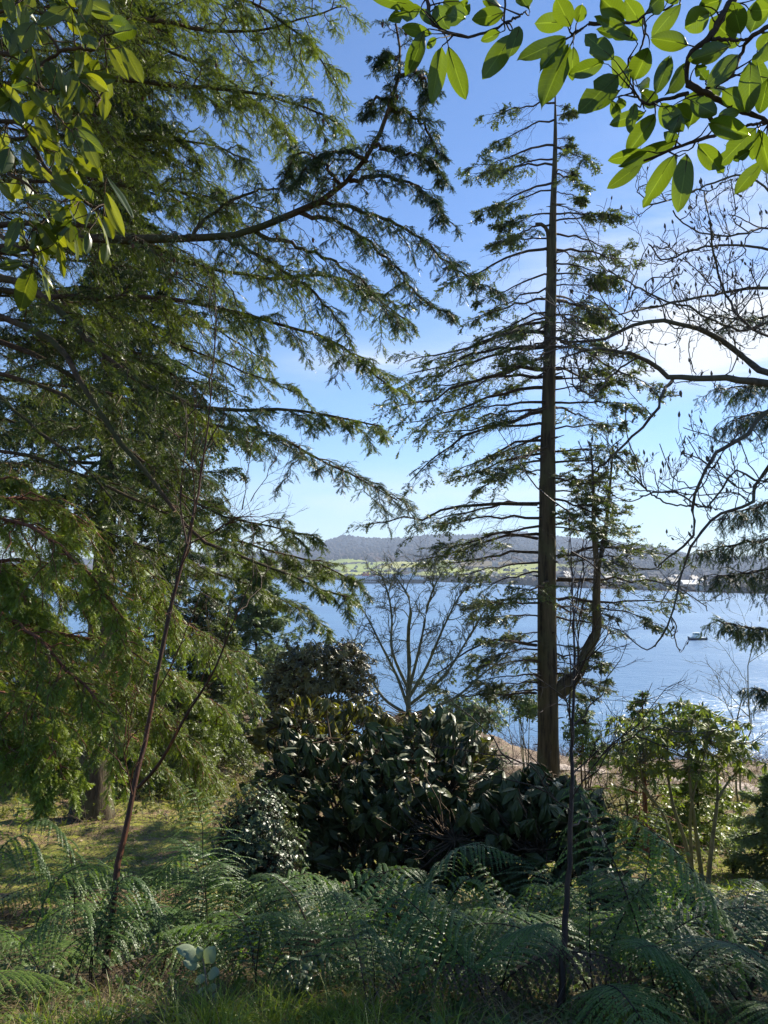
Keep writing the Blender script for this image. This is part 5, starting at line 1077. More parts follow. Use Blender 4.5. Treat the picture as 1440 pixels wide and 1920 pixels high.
FL = [ # px, py(ground), fronds, size, label
 (375, 1790, 6, 1.35, 'tall upright fern catching sunlight left of the holly bush'), (90, 1740, 6, 1.25, 'fern with flat fronds at the left edge below the mossy ground'), (150, 1700, 6, 1.3, 'fern arching in front of the sunlit moss at the left'),
 (215, 1800, 7, 1.1, 'fern drooping over the foot of the red sapling'), (30, 1800, 6, 1.0, 'low shaded fern in the lower left corner'), (300, 1740, 6, 1.2, 'fern between the red sapling and the tall upright fern'),
 (455, 1770, 6, 1.15, 'feathery fern just right of the tall upright fern'), (540, 1790, 7, 1.1, 'fern in front of the holly bush with fronds pointing right'), (600, 1850, 7, 1.0, 'broad fern low in the foreground centre left'),
 (690, 1790, 7, 1.15, 'large arching fern at the foot of the dark rhododendrons'), (700, 1900, 6, .8, 'low fern behind the bramble shoots at the bottom centre'), (640, 1730, 6, .9, 'fern tucked under the left half of the rhododendrons'),
 (770, 1750, 6, 1.0, 'fern beneath the middle of the rhododendron mass'), (850, 1790, 7, 1.15, 'fern with silvery fronds right of the centre'), (900, 1740, 7, 1.15, 'arching fern under the rhododendron with very large leaves'),
 (830, 1860, 6, .95, 'dark fern in the foreground below the silvery fern'), (930, 1880, 7, .95, 'fern at the bottom left of the dark sapling'), (980, 1780, 7, 1.1, 'fern behind the stem of the dark sapling'),
 (1010, 1720, 6, .95, 'fern under the right end of the big leaves'), (1100, 1790, 7, 1.15, 'fern just right of the dark sapling stem'), (1120, 1880, 7, 1.0, 'fern beside the dried flower stalk'),
 (1190, 1750, 6, 1.05, 'fern below the low dark rhododendron, left side'), (1250, 1800, 7, 1.1, 'fern with long combed fronds at the lower right'), (1290, 1740, 6, 1.0, 'fern in front of the low dark rhododendron'),
 (1260, 1890, 7, 1.1, 'brightly sunlit fern at the bottom right'), (1350, 1810, 7, 1.1, 'fern with sunlit edges near the right edge'), (1400, 1890, 7, 1.1, 'fern filling the lower right corner'), (1430, 1790, 6, 1.0, 'fern cut by the right edge beside the litter'),
 (1000, 1850, 6, .9, 'fern left of the dark sapling base'), (1180, 1840, 6, 1.0, 'fern behind the sunlit one at the bottom right'), (480, 1870, 6, .85, 'fern right of the pale leaved plant'), (120, 1860, 5, .8, 'small fern in the grass at the lower left'),
 (560, 1730, 5, .9, 'fern between the holly bush and the rhododendrons'), (-40, 1720, 6, 1.3, 'fern reaching in over the left edge'), (400, 1720, 5, 1.1, 'fern half hidden behind the tall upright fern'), (1340, 1700, 4, .6, 'small pale fern beyond the low rhododendron, right side')]
for i, (px, py, n, sz, lb) in enumerate(FL): fern(px, py, max(4, n - 2), sz * 1.0, 700 + i, lb, dry=1 if i % 3 == 1 else 0)

HERO = [([(388, 1730), (378, 1640), (370, 1560), (352, 1505), (325, 1490)], 5.0, .36, .5, 'tallest fern frond, upright and lit along its right side'),
 ([(375, 1740), (395, 1650), (420, 1590), (440, 1600)], 5.2, .30, .5, 'frond leaning right just behind the tallest fern frond'),
 ([(175, 1800), (195, 1710), (222, 1660), (250, 1680), (268, 1760)], 4.6, .30, .9, 'fern frond folding over like an umbrella in front of the red sapling'),
 ([(170, 1800), (185, 1710), (170, 1670), (130, 1680), (90, 1720)], 4.7, .28, .8, 'fern frond bending left beside the red sapling'),
 ([(480, 1750), (515, 1685), (565, 1658), (645, 1690)], 5.0, .32, .55, 'fern frond pointing right below the holly bush'),
 ([(500, 1850), (570, 1780), (640, 1735), (740, 1728), (835, 1775)], 4.6, .32, .8, 'very long fern frond sweeping right across the centre foreground'),
 ([(540, 1870), (600, 1800), (660, 1795), (715, 1860)], 4.2, .25, .9, 'fern frond with clearly ribbed leaflets hanging over the bottom centre'),
 ([(960, 1830), (900, 1720), (830, 1690), (742, 1682)], 5.2, .22, .6, 'narrow fern frond pointing left in front of the dark rhododendrons'),
 ([(800, 1800), (850, 1690), (900, 1668), (950, 1780)], 5.1, .30, .9, 'broad silvery fern frond arching over right of the centre'),
 ([(780, 1700), (830, 1600), (880, 1562), (958, 1575)], 6.0, .30, .6, 'dark fern frond with a sunlit tip under the big leaves'),
 ([(1000, 1800), (1035, 1700), (1075, 1680), (1110, 1790)], 5.0, .28, .9, 'fern frond drooping right behind the dark sapling'),
 ([(1120, 1800), (1170, 1720), (1240, 1695), (1330, 1745)], 5.4, .30, .6, 'fern frond fanned out above the lower right ferns'),
 ([(1060, 1850), (1150, 1770), (1220, 1765), (1310, 1880)], 4.6, .32, .7, 'long fern frond sloping down to the right in shade'),
 ([(1100, 1930), (1180, 1830), (1260, 1850), (1350, 1945)], 4.0, .28, .7, 'sunlit fern frond glowing yellow green at the bottom right'),
 ([(1180, 1840), (1250, 1775), (1320, 1800), (1400, 1890)], 4.5, .26, .6, 'fern frond with bright edges close to the right corner'),
 ([(1340, 1850), (1380, 1770), (1440, 1790), (1500, 1870)], 4.7, .28, .6, 'fern frond running out of the right edge'),
 ([(-60, 1720), (-10, 1600), (35, 1590), (70, 1680)], 5.4, .30, .8, 'fern frond hanging in over the left edge'),
 ([(140, 1720), (145, 1600), (120, 1520), (80, 1525)], 6.0, .36, .5, 'upright fern frond against the sunlit moss at the left'),
 ([(60, 1760), (90, 1670), (140, 1640), (215, 1665)], 5.2, .30, .7, 'fern frond arching between the left edge and the red sapling'),
 ([(300, 1840), (330, 1760), (390, 1745), (450, 1800)], 4.6, .28, .8, 'fern frond low behind the pale leaved plant'),
 ([(880, 1900), (850, 1840), (800, 1850), (770, 1910)], 4.2, .24, .9, 'small dark fern frond bending left at the bottom centre'),
 ([(1000, 1900), (950, 1800), (900, 1790), (850, 1830)], 4.6, .26, .8, 'fern frond bending left from the foot of the dark sapling')]
for i, (rows, d, w, dr, lb) in enumerate(HERO):
    pts = PP([(a, c, d) for a, c in rows]); j = np.argmax(pts[:, 2]); pts[:, 1] += np.linspace(0, -.35 if i % 2 else .25, len(pts)); g = np.array([pts[0][0] + (pts[0][0] - pts[1][0]) * .2, pts[0][1], 0]); g[2] = gz(g[0], g[1])
    g[2] = float(g[2]); pts = np.vstack([g - [0, 0, .02], pts]) if g[2] < pts[0][2] - .05 else pts
    L0 = np.linalg.norm(np.diff(pts, axis=0), axis=1).sum(); T = thing('fern', lb, 'fern', g if g[2] < pts[0][2] + .05 else pts[0], 'ferns covering the foreground slope')
    build('frond', frond(R_(1700 + i), L0, (1, 0), npair=int(17 + L0 * 9), npin=18, wmax=w, droop=dr, path=pts, s_0=.3), [M_FRN, B_DARK], T)

# ------------------------------------------------------------------ grass, litter, ground cover
def blades(n, fx, fy, rng, h=(0.10, 0.28), w=0.005, lean=0.6, clump=None):
    if clump is not None:
        k = clump; cx = fx(k); cy_ = fy(k); i = rng.integers(0, k, n); x = cx[i] + rng.normal(0, .035, n); y = cy_[i] + rng.normal(0, .035, n); out = np.stack([x - cx[i], y - cy_[i]], 1) / .035
    else: x, y = fx(n), fy(n); out = rng.normal(0, 1, (n, 2))
    p = np.stack([x, y, gz(x, y) - 0.01], 1); H = rng.uniform(*h, n); d = np.concatenate([out * lean * 0.5 + rng.normal(0, .3, (n, 2)) * lean, np.ones((n, 1))], 1); d = norm(d)
    u = np.array([0, .35, .7, 1.0]); C = p[:, None] + d[:, None] * (H[:, None] * u)[..., None]; C[..., :2] += (d[:, :2] * H[:, None] * .7)[:, None] * (u ** 2)[None, :, None]; C[..., 2] -= (H * lean * .35)[:, None] * u ** 3
    sd_ = norm(np.cross(d, rng.normal(0, 1, (n, 3)))); ww = w * rng.uniform(.6, 1.4, n)
    A = C - sd_[:, None] * ww[:, None, None] * (1 - u * .9)[None, :, None]; B_ = C + sd_[:, None] * ww[:, None, None] * (1 - u * .9)[None, :, None]
    V = np.stack([A, B_], 2).reshape(-1, 3); i = np.arange(n)[:, None, None] * 8; j = np.arange(3)[None, :, None] * 2; f = (i + j + np.array([0, 1, 3, 2])).reshape(-1, 4)
    return V, f, np.repeat(np.clip(rng.normal(.5, .25, n), 0, 1), 8)
rng = R_(801)
def fov_x(y, r, lo=-0.56, hi=0.56): return y * r.uniform(lo, hi, len(y))
def area(n, y0, y1, r, lo=-0.56, hi=0.56): y = r.uniform(y0, y1, n); return fov_x(y, r, lo, hi), y
b = Buf()
for k, n, y0, y1, lo, hi in ((70, 3000, 2.6, 3.9, -0.55, 0.1), (30, 1800, 2.7, 3.8, -0.28, 0.0), (12, 500, 2.8, 3.6, 0.0, 0.5)):
    yy_ = rng.uniform(y0, y1, k); V, f, t_ = blades(n, lambda q: yy_ * rng.uniform(lo, hi, k), lambda q: yy_, rng, (.10, .26), .0035, .7, clump=k); b.add(V, f, tint=t_)
xs, ys_ = area(20000, 12, 20, rng, -0.6, -0.08); _k = (np.sin(xs * 1.3 + ys_) * np.sin(ys_ * 1.9 - xs * .6) > -.25); xs, ys_ = xs[_k], ys_[_k]; V, f, t_ = blades(len(xs), lambda q: xs, lambda q: ys_, rng, (.03, .11), .006, .9); b.add(V, f, tint=t_)
xs, ys_ = area(7000, 11, 20, rng, 0.2, 0.6); V, f, t_ = blades(7000, lambda q: xs, lambda q: ys_, rng, (.05, .22), .007, .8); b.add(V, f, tint=t_)
tag(build('grass', b, M_GRS), 'tufts of bright green grass on the woodland floor', kind='stuff')
b = Buf(); xs, ys_ = area(7000, 2.5, 4.8, rng, -0.56, 0.3); V, f, t_ = blades(7000, lambda q: xs, lambda q: ys_, rng, (.06, .24), .0022, 1.3); b.add(V, f, tint=t_)
xs, ys_ = area(6000, 26, 44, rng, -0.5, 0.55); V, f, t_ = blades(6000, lambda q: xs, lambda q: ys_, rng, (.2, .7), .018, .6); b.add(V, f, tint=t_)
tag(build('dry_grass', b, M_DRY), 'dead straw coloured grass lying among the green', kind='stuff')
# fallen leaves
LFT = leaf_tmpl(3, 3, 0.45, 0.5, 0.5, 0.0, 0.3, 3)
b = Buf()
for n, y0, y1, lo, hi, s in ((2600, 2.4, 7, -.56, .56, .045), (16000, 8, 21, -.6, .6, .085), (3000, 21, 30, -.5, .5, .09)):
    x, y = area(n, y0, y1, rng, lo, hi); p = np.stack([x, y, gz(x, y) + rng.uniform(0.0, .03, n)], 1); a = rng.uniform(0, 2 * pi, n)
    F = frames(np.stack([np.cos(a), np.sin(a), rng.normal(0, .25, n)], 1), norm(np.array([0, 0, 1.0]) + rng.normal(0, .35, (n, 3)))); stamp(b, LFT, p, F, s * rng.uniform(.5, 1.4, n), rng.uniform(0, 1, n))
tag(build('leaf_litter', b, M_LIT), 'brown fallen leaves scattered over the ground', kind='stuff')
# moss cushions
b = Buf()
for n, y0, y1, lo, hi in ((260, 12, 19, -.6, -.12), (260, 10.5, 20, .22, .6)):
    x, y = area(n, y0, y1, rng, lo, hi); p = np.stack([x, y, gz(x, y) - .05], 1); a = rng.uniform(0, 6, n); F = frames(np.stack([np.cos(a), np.sin(a), 0 * a], 1)); q = rng.integers(0, 4, n)
    for i in range(4): w = q == i; stamp(b, LUMPS[i], p[w], F[w], np.stack([rng.uniform(.1, .3, w.sum())] * 2 + [rng.uniform(.055, .075, w.sum())], 1), rng.uniform(.3, 1, w.sum()))
tag(build('moss', b, M_MOS, smooth=True), 'yellow green moss cushions on the sunlit ground', kind='stuff')
# leafy ground cover, brambles, heaps of brush
b = Buf()
def cover(buf, n, y0, y1, lo, hi, hmax, s, tm, yj=None):
    x, y = area(n, y0, y1, rng, lo, hi); h = hmax * rng.beta(1.2, 1.8, n) * (0.55 + 0.45 * np.sin(x * 2.3 / max(1, y0 / 8) + y) * np.sin(y * 1.7)); p = np.stack([x, y, gz(x, y) + np.maximum(h, .02)], 1)
    ax_ = norm(np.array([0, 0, 1.0]) + rng.normal(0, .5, (n, 3))); sp = rng.uniform(0, 6.3, n); F = frames(np.cross(ax_, np.stack([np.cos(sp), np.sin(sp), 0 * sp], 1)), ax_); F = np.stack([F[..., 0], np.cross(ax_, F[..., 0]), ax_], -1)
    q = rng.integers(0, len(tm), n)
    for i in range(len(tm)): w = q == i; stamp(buf, tm[i], p[w], F[w], s * rng.uniform(.6, 1.3, w.sum()), np.clip(rng.normal(.45, .25, w.sum()), 0, 1))
cover(b, 2600, 2.7, 5.5, -.56, .56, .16, .034, WH_S); cover(b, 600, 4.5, 9, -.56, .56, .25, .04, WH_S)
tag(build('ground_cover', b, M_IVY), 'small leaved creeping plants between the ferns', kind='stuff')
b = Buf(); cover(b, 1300, 14, 22, .12, .60, .3, .08, WH_S); cover(b, 1500, 19, 30, -.55, .15, .8, .12, WH_S); cover(b, 900, 24, 46, -.5, -.05, 1.1, .15, WH_S); cover(b, 900, 22, 40, -.05, .55, .7, .12, WH_S)
tag(build('green_undergrowth', b, M_SCG), 'tangled green undergrowth on the slope behind the shrubs', kind='stuff')
# brush: tangles of dead twigs on the bank
b = Buf()
for n, y0, y1, lo, hi, L, r in ((900, 17, 30, -.5, -.02, .5, .006), (3600, 32, 64, -.5, .55, 1.0, .012), (700, 15, 26, .1, .58, .6, .005), (900, 2.8, 6.5, -.56, .56, .26, .0018), (1600, 60, 86, .0, .6, 1.3, .018), (1500, 40, 60, -.30, -.05, 1.0, .014)):
    x, y = area(n, y0, y1, rng, lo, hi); p = np.stack([x, y, gz(x, y) - .05], 1); d = norm(rng.normal(0, 1, (n, 3)) * [1, 1, .6] + [0, 0, .75]); u = np.linspace(0, 1, 5); Ln = L * rng.uniform(.5, 1.6, n)
    C = p[:, None] + d[:, None] * (Ln[:, None] * u)[..., None] + rng.normal(0, .2, (n, 1, 3)) * (Ln[:, None] * u ** 2)[..., None]; tubes(b, C, np.full((n, 1), r) * np.linspace(1, .3, 5)[None], 3, tint=rng.uniform(0, 1, n))
    C2, L2, _, _ = kids(C, Ln, 4, .3, 1, .7, .5, 0, rng, k=3, flat=False); tubes(b, C2, np.full((len(C2), 1), r * .5) * np.linspace(1, .4, 3)[None], 3, tint=rng.uniform(0, 1, len(C2)))
tag(build('dead_brush', b, M_SCR), 'bare brown twigs and brush covering the bank above the shore', kind='stuff')

# ------------------------------------------------------------------ small plants
def stemplant(name, label, px, py, d_h, nst, lf, tm, leaf, seed, size, cat='plant', spread=.25, bark=B_DARK, per=7):
    rng = R_(seed); g = hit(px, py); T = thing(name, label, cat, g); bw, fl = Buf(), Buf()
    n = nst; d = norm(rng.normal(0, spread, (n, 3)) * [1, 1, 0] + [0, 0, 1]); L = d_h * rng.uniform(.6, 1.1, n); u = np.linspace(0, 1, 7); C = g + d[:, None] * (L[:, None] * u)[..., None] + rng.normal(0, .12, (n, 1, 3)) * (L[:, None] * u ** 2)[..., None]
    tubes(bw, C, np.full((n, 1), max(.0016, d_h * .006)) * np.linspace(1, .5, 7)[None], 5)
    s = rng.uniform(.25, 1, (n, per)); pos, Tn = curve_at(C, s); pos = pos.reshape(-1, 3); a = rng.uniform(0, 6.3, len(pos)); dd = norm(np.stack([np.cos(a), np.sin(a), rng.normal(.1, .35, len(pos))], 1)); F = frames(dd, norm(np.array([0, 0, 1.0]) + rng.normal(0, .35, pos.shape)))
    q = rng.integers(0, len(tm), len(pos))
    for i in range(len(tm)): w = q == i; stamp(fl, tm[i], pos[w], F[w], size * rng.uniform(.6, 1.2, w.sum()), np.clip(rng.normal(.5, .25, w.sum()), 0, 1))
    build('stems', bw, bark, T, smooth=True); build('foliage', fl, leaf, T, smooth=True); return T
LB = [leaf_tmpl(6, 5, .7, .35, .35, .12, .1, i, power=.6) for i in range(3)]
# the pale felted plant, leaves placed as seen
g = hit(385, 1885); T = thing('pale_leaved_plant', 'small plant with pale grey green rounded leaves in the lower left foreground', 'plant', g)
dd = float(g[1]); bw, fl = Buf(), Buf(); rng = R_(811)
C = resample(np.vstack([g, PP([(388, 1860, dd), (384, 1820, dd), (380, 1800, dd), (372, 1785, dd)])]), 14); tubes(bw, C[None], np.linspace(.006, .003, 14)[None], 7)
for (x0, y0, x1, y1, w) in ((384, 1808, 398, 1778, .7), (378, 1800, 345, 1780, .65), (372, 1790, 330, 1774, .55), (380, 1800, 372, 1775, .6), (376, 1812, 346, 1800, .6), (388, 1830, 360, 1842, .6), (388, 1826, 408, 1822, .8), (390, 1856, 366, 1862, .7), (390, 1856, 406, 1848, .8), (392, 1872, 420, 1866, .6), (396, 1880, 425, 1892, .6)):
    p0, p1 = P(x0, y0, dd), P(x1, y1, dd - rng.uniform(0, .06)); L = np.linalg.norm(p1 - p0) * .85; tv, tf = leaf_tmpl(7, 5, w, .4, .2, .08, .15, rng.integers(99), power=.55); F = frames((p1 - p0)[None], np.array([[rng.normal(0, .3), -.8, .8]]))
    stamp(fl, (tv, tf), p0[None], F, [L * 1.1], [rng.uniform(.3, .9)])
build('stem', bw, B_PALE, T, smooth=True); build('leaves', fl, M_PAL, T, smooth=True)
stemplant('bramble', 'leafy bramble shoots at the bottom centre edge', 765, 1915, .30, 7, 1, LB, M_IVY, 821, .045)
stemplant('bramble', 'grey green seedlings in the grass below the fern at the left', 80, 1870, .22, 7, 1, LB, M_HOL, 822, .04)
stemplant('bramble', 'leafy shoots beside the tufts of grass left of the bottom centre', 560, 1900, .28, 8, 1, LB, M_HOL, 823, .045)
stemplant('young_shrub', 'bright green young shrub seen between the ferns right of the centre', 885, 1800, .42, 7, 1, LB, M_YEW, 824, .05, cat='shrub')
stemplant('young_shrub', 'loose twiggy shrub growing on the path edge left of the fir trunk', 935, 1450, 1.6, 40, 1, LS, M_PIN, 825, .22, cat='shrub', spread=.45, per=12)
stemplant('young_shrub', 'feathery pale green shrub on the sunlit ground right of the big leaves', 1180, 1600, 2.0, 22, 1, LS, M_SCG, 826, .14, cat='shrub', spread=.35, per=12)
stemplant('young_shrub', 'bushy green plant under the right side of the many stemmed rhododendron', 1375, 1640, .8, 22, 1, LS, M_YEW, 827, .11, cat='shrub', spread=.5, per=12)
stemplant('young_shrub', 'narrow leaved seedling on the moss at the far left', 38, 1560, .75, 5, 1, LS, M_YEW, 828, .24, cat='shrub', spread=.15, per=5)
# dried stalk
g = hit(1128, 1910); T = thing('dried_stalk', 'dried curling seed stalk beside the dark sapling', 'stalk', g); d_ = float(g[1]); bw = Buf(); rng = R_(830)
for rows in ([(1126, 1890), (1124, 1862), (1132, 1850)], [(1124, 1862), (1118, 1852), (1128, 1846)], [(1130, 1855), (1142, 1862), (1146, 1850)], [(1128, 1870), (1140, 1895), (1150, 1915)]):
    tubes(bw, resample(PP([(a, c, d_) for a, c in rows]), 10)[None], np.linspace(.0035, .0018, 10)[None], 5)
tubes(bw, np.vstack([g, P(1126, 1890, d_)])[None], np.array([[.003, .003]]), 5); build('stem', bw, B_PALE, T, smooth=True)
fl = Buf(); 
for i in range(26): p = P(rng.uniform(1112, 1148), rng.uniform(1842, 1872), d_ + rng.normal(0, .02)); dv = norm(rng.normal(0, 1, (1, 3))); stamp(fl, LFT, p[None], frames(dv), [.02], [rng.random()])
build('seed_heads', fl, M_DRY, T)

# saplings and conifers on the right, behind
conifer('young_spruce', 'blue green young spruce at the right edge behind the undergrowth', hit(1462, 1640), 1.7, .04, R_(841), B_DARK, M_PIN, cf=.04, nl=34, Lmax=.9, up=.3, droop=.2, nsec=9, nter=5, nsh=5, tm=SH_FAR, shl=.12, tint0=.95, sec=.4)
conifer('young_hemlock', 'thin feathery conifer sapling with a bare straight stem left of the many stemmed bush', hit(1212, 1612), 3.2, .045, R_(842), B_YEW, M_YEW, cf=.12, nl=30, Lmax=1.0, up=.25, droop=.3, nsec=8, nter=4, nsh=4, tm=SH_FAR, shl=.11, tint0=.45, keep=.5, sec=.4)
conifer('young_hemlock', 'second thin conifer sapling standing close behind the big leaved rhododendron', hit(1195, 1575), 2.8, .04, R_(843), B_DARK, M_SCG, cf=.1, nl=26, Lmax=1.1, up=.25, droop=.3, nsec=8, nter=4, nsh=4, tm=SH_FAR, shl=.11, tint0=.45, keep=.5, sec=.4)
conifer('young_hemlock', 'low bright green conifer sapling seen between the stems of the bush', hit(1310, 1580), 1.9, .03, R_(844), B_DARK, M_YEW, cf=.05, nl=30, Lmax=1.2, up=.2, droop=.3, nsec=9, nter=5, nsh=5, tm=SH_FAR, shl=.12, tint0=.95, keep=.8, sec=.4)
def bare_tree(name, label, g, H, r, seed, nk=(9, 6, 4), lean=(0, 0), cat='tree', bark=B_GRY):
    rng = R_(seed); T = thing(name, label, cat, g); lv = bare(g - [0, 0, .1], np.array([lean[0], lean[1], 1.0]), H, r, 4, rng, nk=nk, ratio=(.42, .5, .5), curl=.06, upw=.02, spread=.75, start=.3)
    a, b_ = Buf(), Buf(); bare_bufs(a, lv[:1], (8,)); bare_bufs(b_, lv[1:], (5, 4, 3), rmin=.004); build('trunk', a, bark, T, smooth=True); build('branches', b_, bark, T, smooth=True)
bare_tree('leafless_tree', 'small grey leafless tree on the bank left of the brown bush', hit(417, 1322), 5.5, .17, 851, (12, 6, 3))
bare_tree('leafless_sapling', 'thin leafless sapling at the far right in front of the water', hit(1395, 1520), 5, .03, 852, (7, 5, 3), cat='sapling')
bare_tree('leafless_sapling', 'grey leafless sapling behind the many stemmed bush', hit(1378, 1570), 3.4, .03, 853, (9, 6, 3), cat='sapling')
bare_tree('leafless_sapling', 'twiggy leafless sapling right of the fir trunk', hit(1140, 1500), 3.2, .025, 854, (9, 6, 3), cat='sapling')
bare_tree('leafless_sapling', 'whippy leafless sapling on the bank left of the fir trunk', hit(960, 1440), 4.2, .03, 855, (9, 6, 3), cat='sapling')
bare_tree('leafless_sapling', 'bleached dead sapling in front of the big spruce trunk', hit(205, 1520), 3.6, .025, 856, (8, 5, 3), cat='sapling', bark=B_PALE)
# small broad tree on the bank, fine grey green crown
shrub('willow_bush', 'grey green willow bush on the bank below the leafless tree', base_at(875, 30), [B(880, 1345, 30, 1.6, 1.2, .8), B(820, 1370, 30, 1.2, 1, .8)], 900, .17, M_PIN, B_GRY, WH_S, R_(857), nst=9, tint0=.35, inner=.3)
shrub('willow_bush', 'pale leafy bush rising left of the fir trunk at the water', base_at(985, 34), [B(990, 1330, 34, .8, .8, 1.0)], 260, .2, M_IVY, B_GRY, WS, R_(858), nst=6, tint0=.5, inner=.2)
# red camellia flowers near the spruce
# ------------------------------------------------------------------ boats
g = P(1307, 1198, 223.0); g = np.array([g[0], 223.0, 0.0])
T = thing('motor_boat', 'small dark hulled motor boat with a white cabin out on the water', 'boat', g)
M_HULL = plain('dark_blue_hull', (0.020, 0.022, 0.045), .35); M_WHT = plain('white_paint', (0.72, 0.76, 0.74), .4); M_GLS = plain('cabin_glass', (0.12, 0.22, 0.24), .1); M_RAIL = plain('steel_rail', (.5, .5, .5), .3, .8)
M_PERS = plain('dark_clothing', (0.03, 0.03, 0.04), .9); M_SKIN = plain('skin', (.42, .26, .19), .6)
def hull(L, W, H0, H1, ns=14, bowx=-1, rake=.35, draft=.25):
    """lofted hull along X, bow towards bowx"""
    b = Buf(); rows = []
    for i in range(ns):
        u = i / (ns - 1); w = W / 2 * min(1, (1.02 - u) ** .55 * 1.25) if u > .35 else W / 2 * (.86 + .4 * u); w = max(w, .01) ; h = H0 + (H1 - H0) * u ** 2; x = bowx * (-L / 2 + L * u)
        rk = rake * max(0, u - .7) * 2
        rows.append([(x - bowx * rk * .9, -w * .35, -draft), (x - bowx * rk * .6, -w * .8, 0.05), (x, -w, h), (x, w, h), (x - bowx * rk * .6, w * .8, .05), (x - bowx * rk * .9, w * .35, -draft)])
    V = np.array(rows).reshape(-1, 3); f = []
    for i in range(ns - 1):
        for j in range(5): a = i * 6 + j; f.append([a, a + 1, a + 7, a + 6])
    f.append([0, 1, 4, 5]); f.append([1, 2, 3, 4]); e = (ns - 1) * 6; f.append([e, e + 5, e + 4, e + 1]); f.append([e + 1, e + 4, e + 3, e + 2])
    return b.add(V, np.array(f))
h = hull(5.4, 2.0, .55, .95); h.v[0] = h.v[0] + g; build('hull', h, M_HULL, T, smooth=False)
b = Buf(); b.box(g + [0, 0, .62], (4.6, 1.7, .10)); b.box(g + [-1.6, 0, .80], (1.6, 1.1, .26), taper=.8); build('deck', b, M_WHT, T)
b = Buf(); b.box(g + [-.25, 0, 1.05], (1.7, 1.35, .75), taper=.92); c_ = build('cabin', b, M_WHT, T)
b = Buf(); b.box(g + [-.25, 0, 1.70], (1.55, 1.2, .50), taper=.9); build('window', b, M_GLS, c_)
b = Buf(); b.box(g + [-.2, 0, 1.99], (1.95, 1.45, .07)); build('roof', b, M_WHT, c_)
b = Buf()
for x in (-.95, .45): 
    for y_ in (-.6, .6): b.box(g + [x, y_, 1.70], (.07, .07, .52))
build('frame', b, M_WHT, c_)
b = Buf()
for y_ in (-.8, .8): tubes(b, (np.array([[.9, y_, .6], [.9, y_, 1.1], [2.4, y_, 1.0], [2.4, y_, .6]]) + g)[None], np.full((1, 4), .025), 5)
build('rail', b, M_RAIL, T)
b = Buf(); b.box(g + [2.75, 0, .55], (.35, .3, .5), taper=.7); build('outboard_motor', b, M_HULL, T)
def person(loc, label, rz, sit=False):
    T = thing('person', label, 'person', loc, 'people on the motor boat')
    J = [(0, 0, .92), (0, 0, 1.18), (0, 0, 1.42), (0, 0, 1.54), (0, 0, 1.66), (.19, 0, 1.40), (.25, .05, 1.14), (.20, .22, 1.02), (-.19, 0, 1.40), (-.25, .05, 1.14), (-.20, .22, 1.02), (.10, 0, .88), (.11, .03, .48), (.11, -.02, .06), (.11, .12, .02), (-.10, 0, .88), (-.12, .05, .48), (-.12, 0, .06), (-.12, .14, .02)]
    E = [(0, 1), (1, 2), (2, 3), (3, 4), (2, 5), (5, 6), (6, 7), (2, 8), (8, 9), (9, 10), (0, 11), (11, 12), (12, 13), (13, 14), (0, 15), (15, 16), (16, 17), (17, 18)]
    R = [.15, .15, .14, .055, .10, .075, .05, .04, .075, .05, .04, .10, .07, .045, .04, .10, .07, .045, .04]
    me = bpy.data.meshes.new('body'); me.from_pydata(J, E, []); o = bpy.data.objects.new('body', me); COL.objects.link(o); o.parent = T; o.rotation_euler = (0, 0, rz)
    md = o.modifiers.new('skin', 'SKIN'); sk = me.skin_vertices[0] if me.skin_vertices else None
    if sk is None:
        bpy.context.view_layer.update(); bpy.context.view_layer.objects.active = o; bpy.ops.object.select_all(action='DESELECT'); o.select_set(True); sk = me.skin_vertices[0] if me.skin_vertices else None
    if sk is not None:
        for i, r in enumerate(R): sk.data[i].radius = (r, r)
        sk.data[0].use_root = True
    o.modifiers.new('sub', 'SUBSURF').levels = 1; o.modifiers['sub'].render_levels = 1; me.materials.append(M_PERS)
    b = Buf(); n = 7
    for i in range(n): pass
    L_ = lump(3)[0]; b.add(np.array(lump(3)[0]) * [.11, .12, .12] + np.array(loc) + [0, 0, 1.60], lump(3)[1]); build('hair', b, B_DARK, T, smooth=True)
person(g + [1.25, .1, .40], 'person in dark clothes standing directly behind the boat cabin', .3)
person(g + [2.0, -.2, .40], 'person in dark clothes at the very stern of the motor boat', 1.2)
# ferry
fd_ = 1130.0; g = P(722, 1094, fd_); L = 118.0; g = np.array([P(648, 1094, fd_)[0] + L / 2, fd_, 0.0])
T = thing('ferry', 'large ferry with a black hull, white decks and red funnels near the far shore', 'ferry', g)
M_FH = plain('ferry_black_hull', (0.016, 0.018, 0.026), .5); M_FR = plain('funnel_red', (0.50, 0.06, 0.04), .5); M_FG = plain('ferry_window', (0.05, 0.08, 0.11), .2); M_FW = plain('ferry_white', (0.62, 0.66, 0.70), .5); M_YL = plain('emblem_yellow', (.75, .55, .08), .5)
h = hull(L, 17, 5.6, 6.6, bowx=1, rake=6, draft=2.5); h.v[0] = h.v[0] + g; hu = build('hull', h, M_FH, T)
b = Buf(); b.box(g + [2, 0, 7.2], (L * .90, 15.4, 2.6)); b.box(g + [4, 0, 9.6], (L * .78, 14.6, 2.2)); b.box(g + [22, 0, 11.8], (40, 13, 2.2)); b.box(g + [38, 0, 13.6], (9, 13.6, 2.0), taper=.9); b.box(g + [-46, 0, 9.4], (6, 12, 2.6)); de = build('superstructure', b, M_FW, T)
for z, x0, x1, n in ((7.3, -44, 48, 30), (9.7, -34, 46, 26), (11.9, 6, 38, 12)):
    b = Buf()
    for x in np.linspace(x0, x1, n): b.box(g + [x, -7.72 if z < 8 else (-7.32 if z < 10 else -6.52), z], (1.5, .12, .8))
    build('window_row', b, M_FG, de)
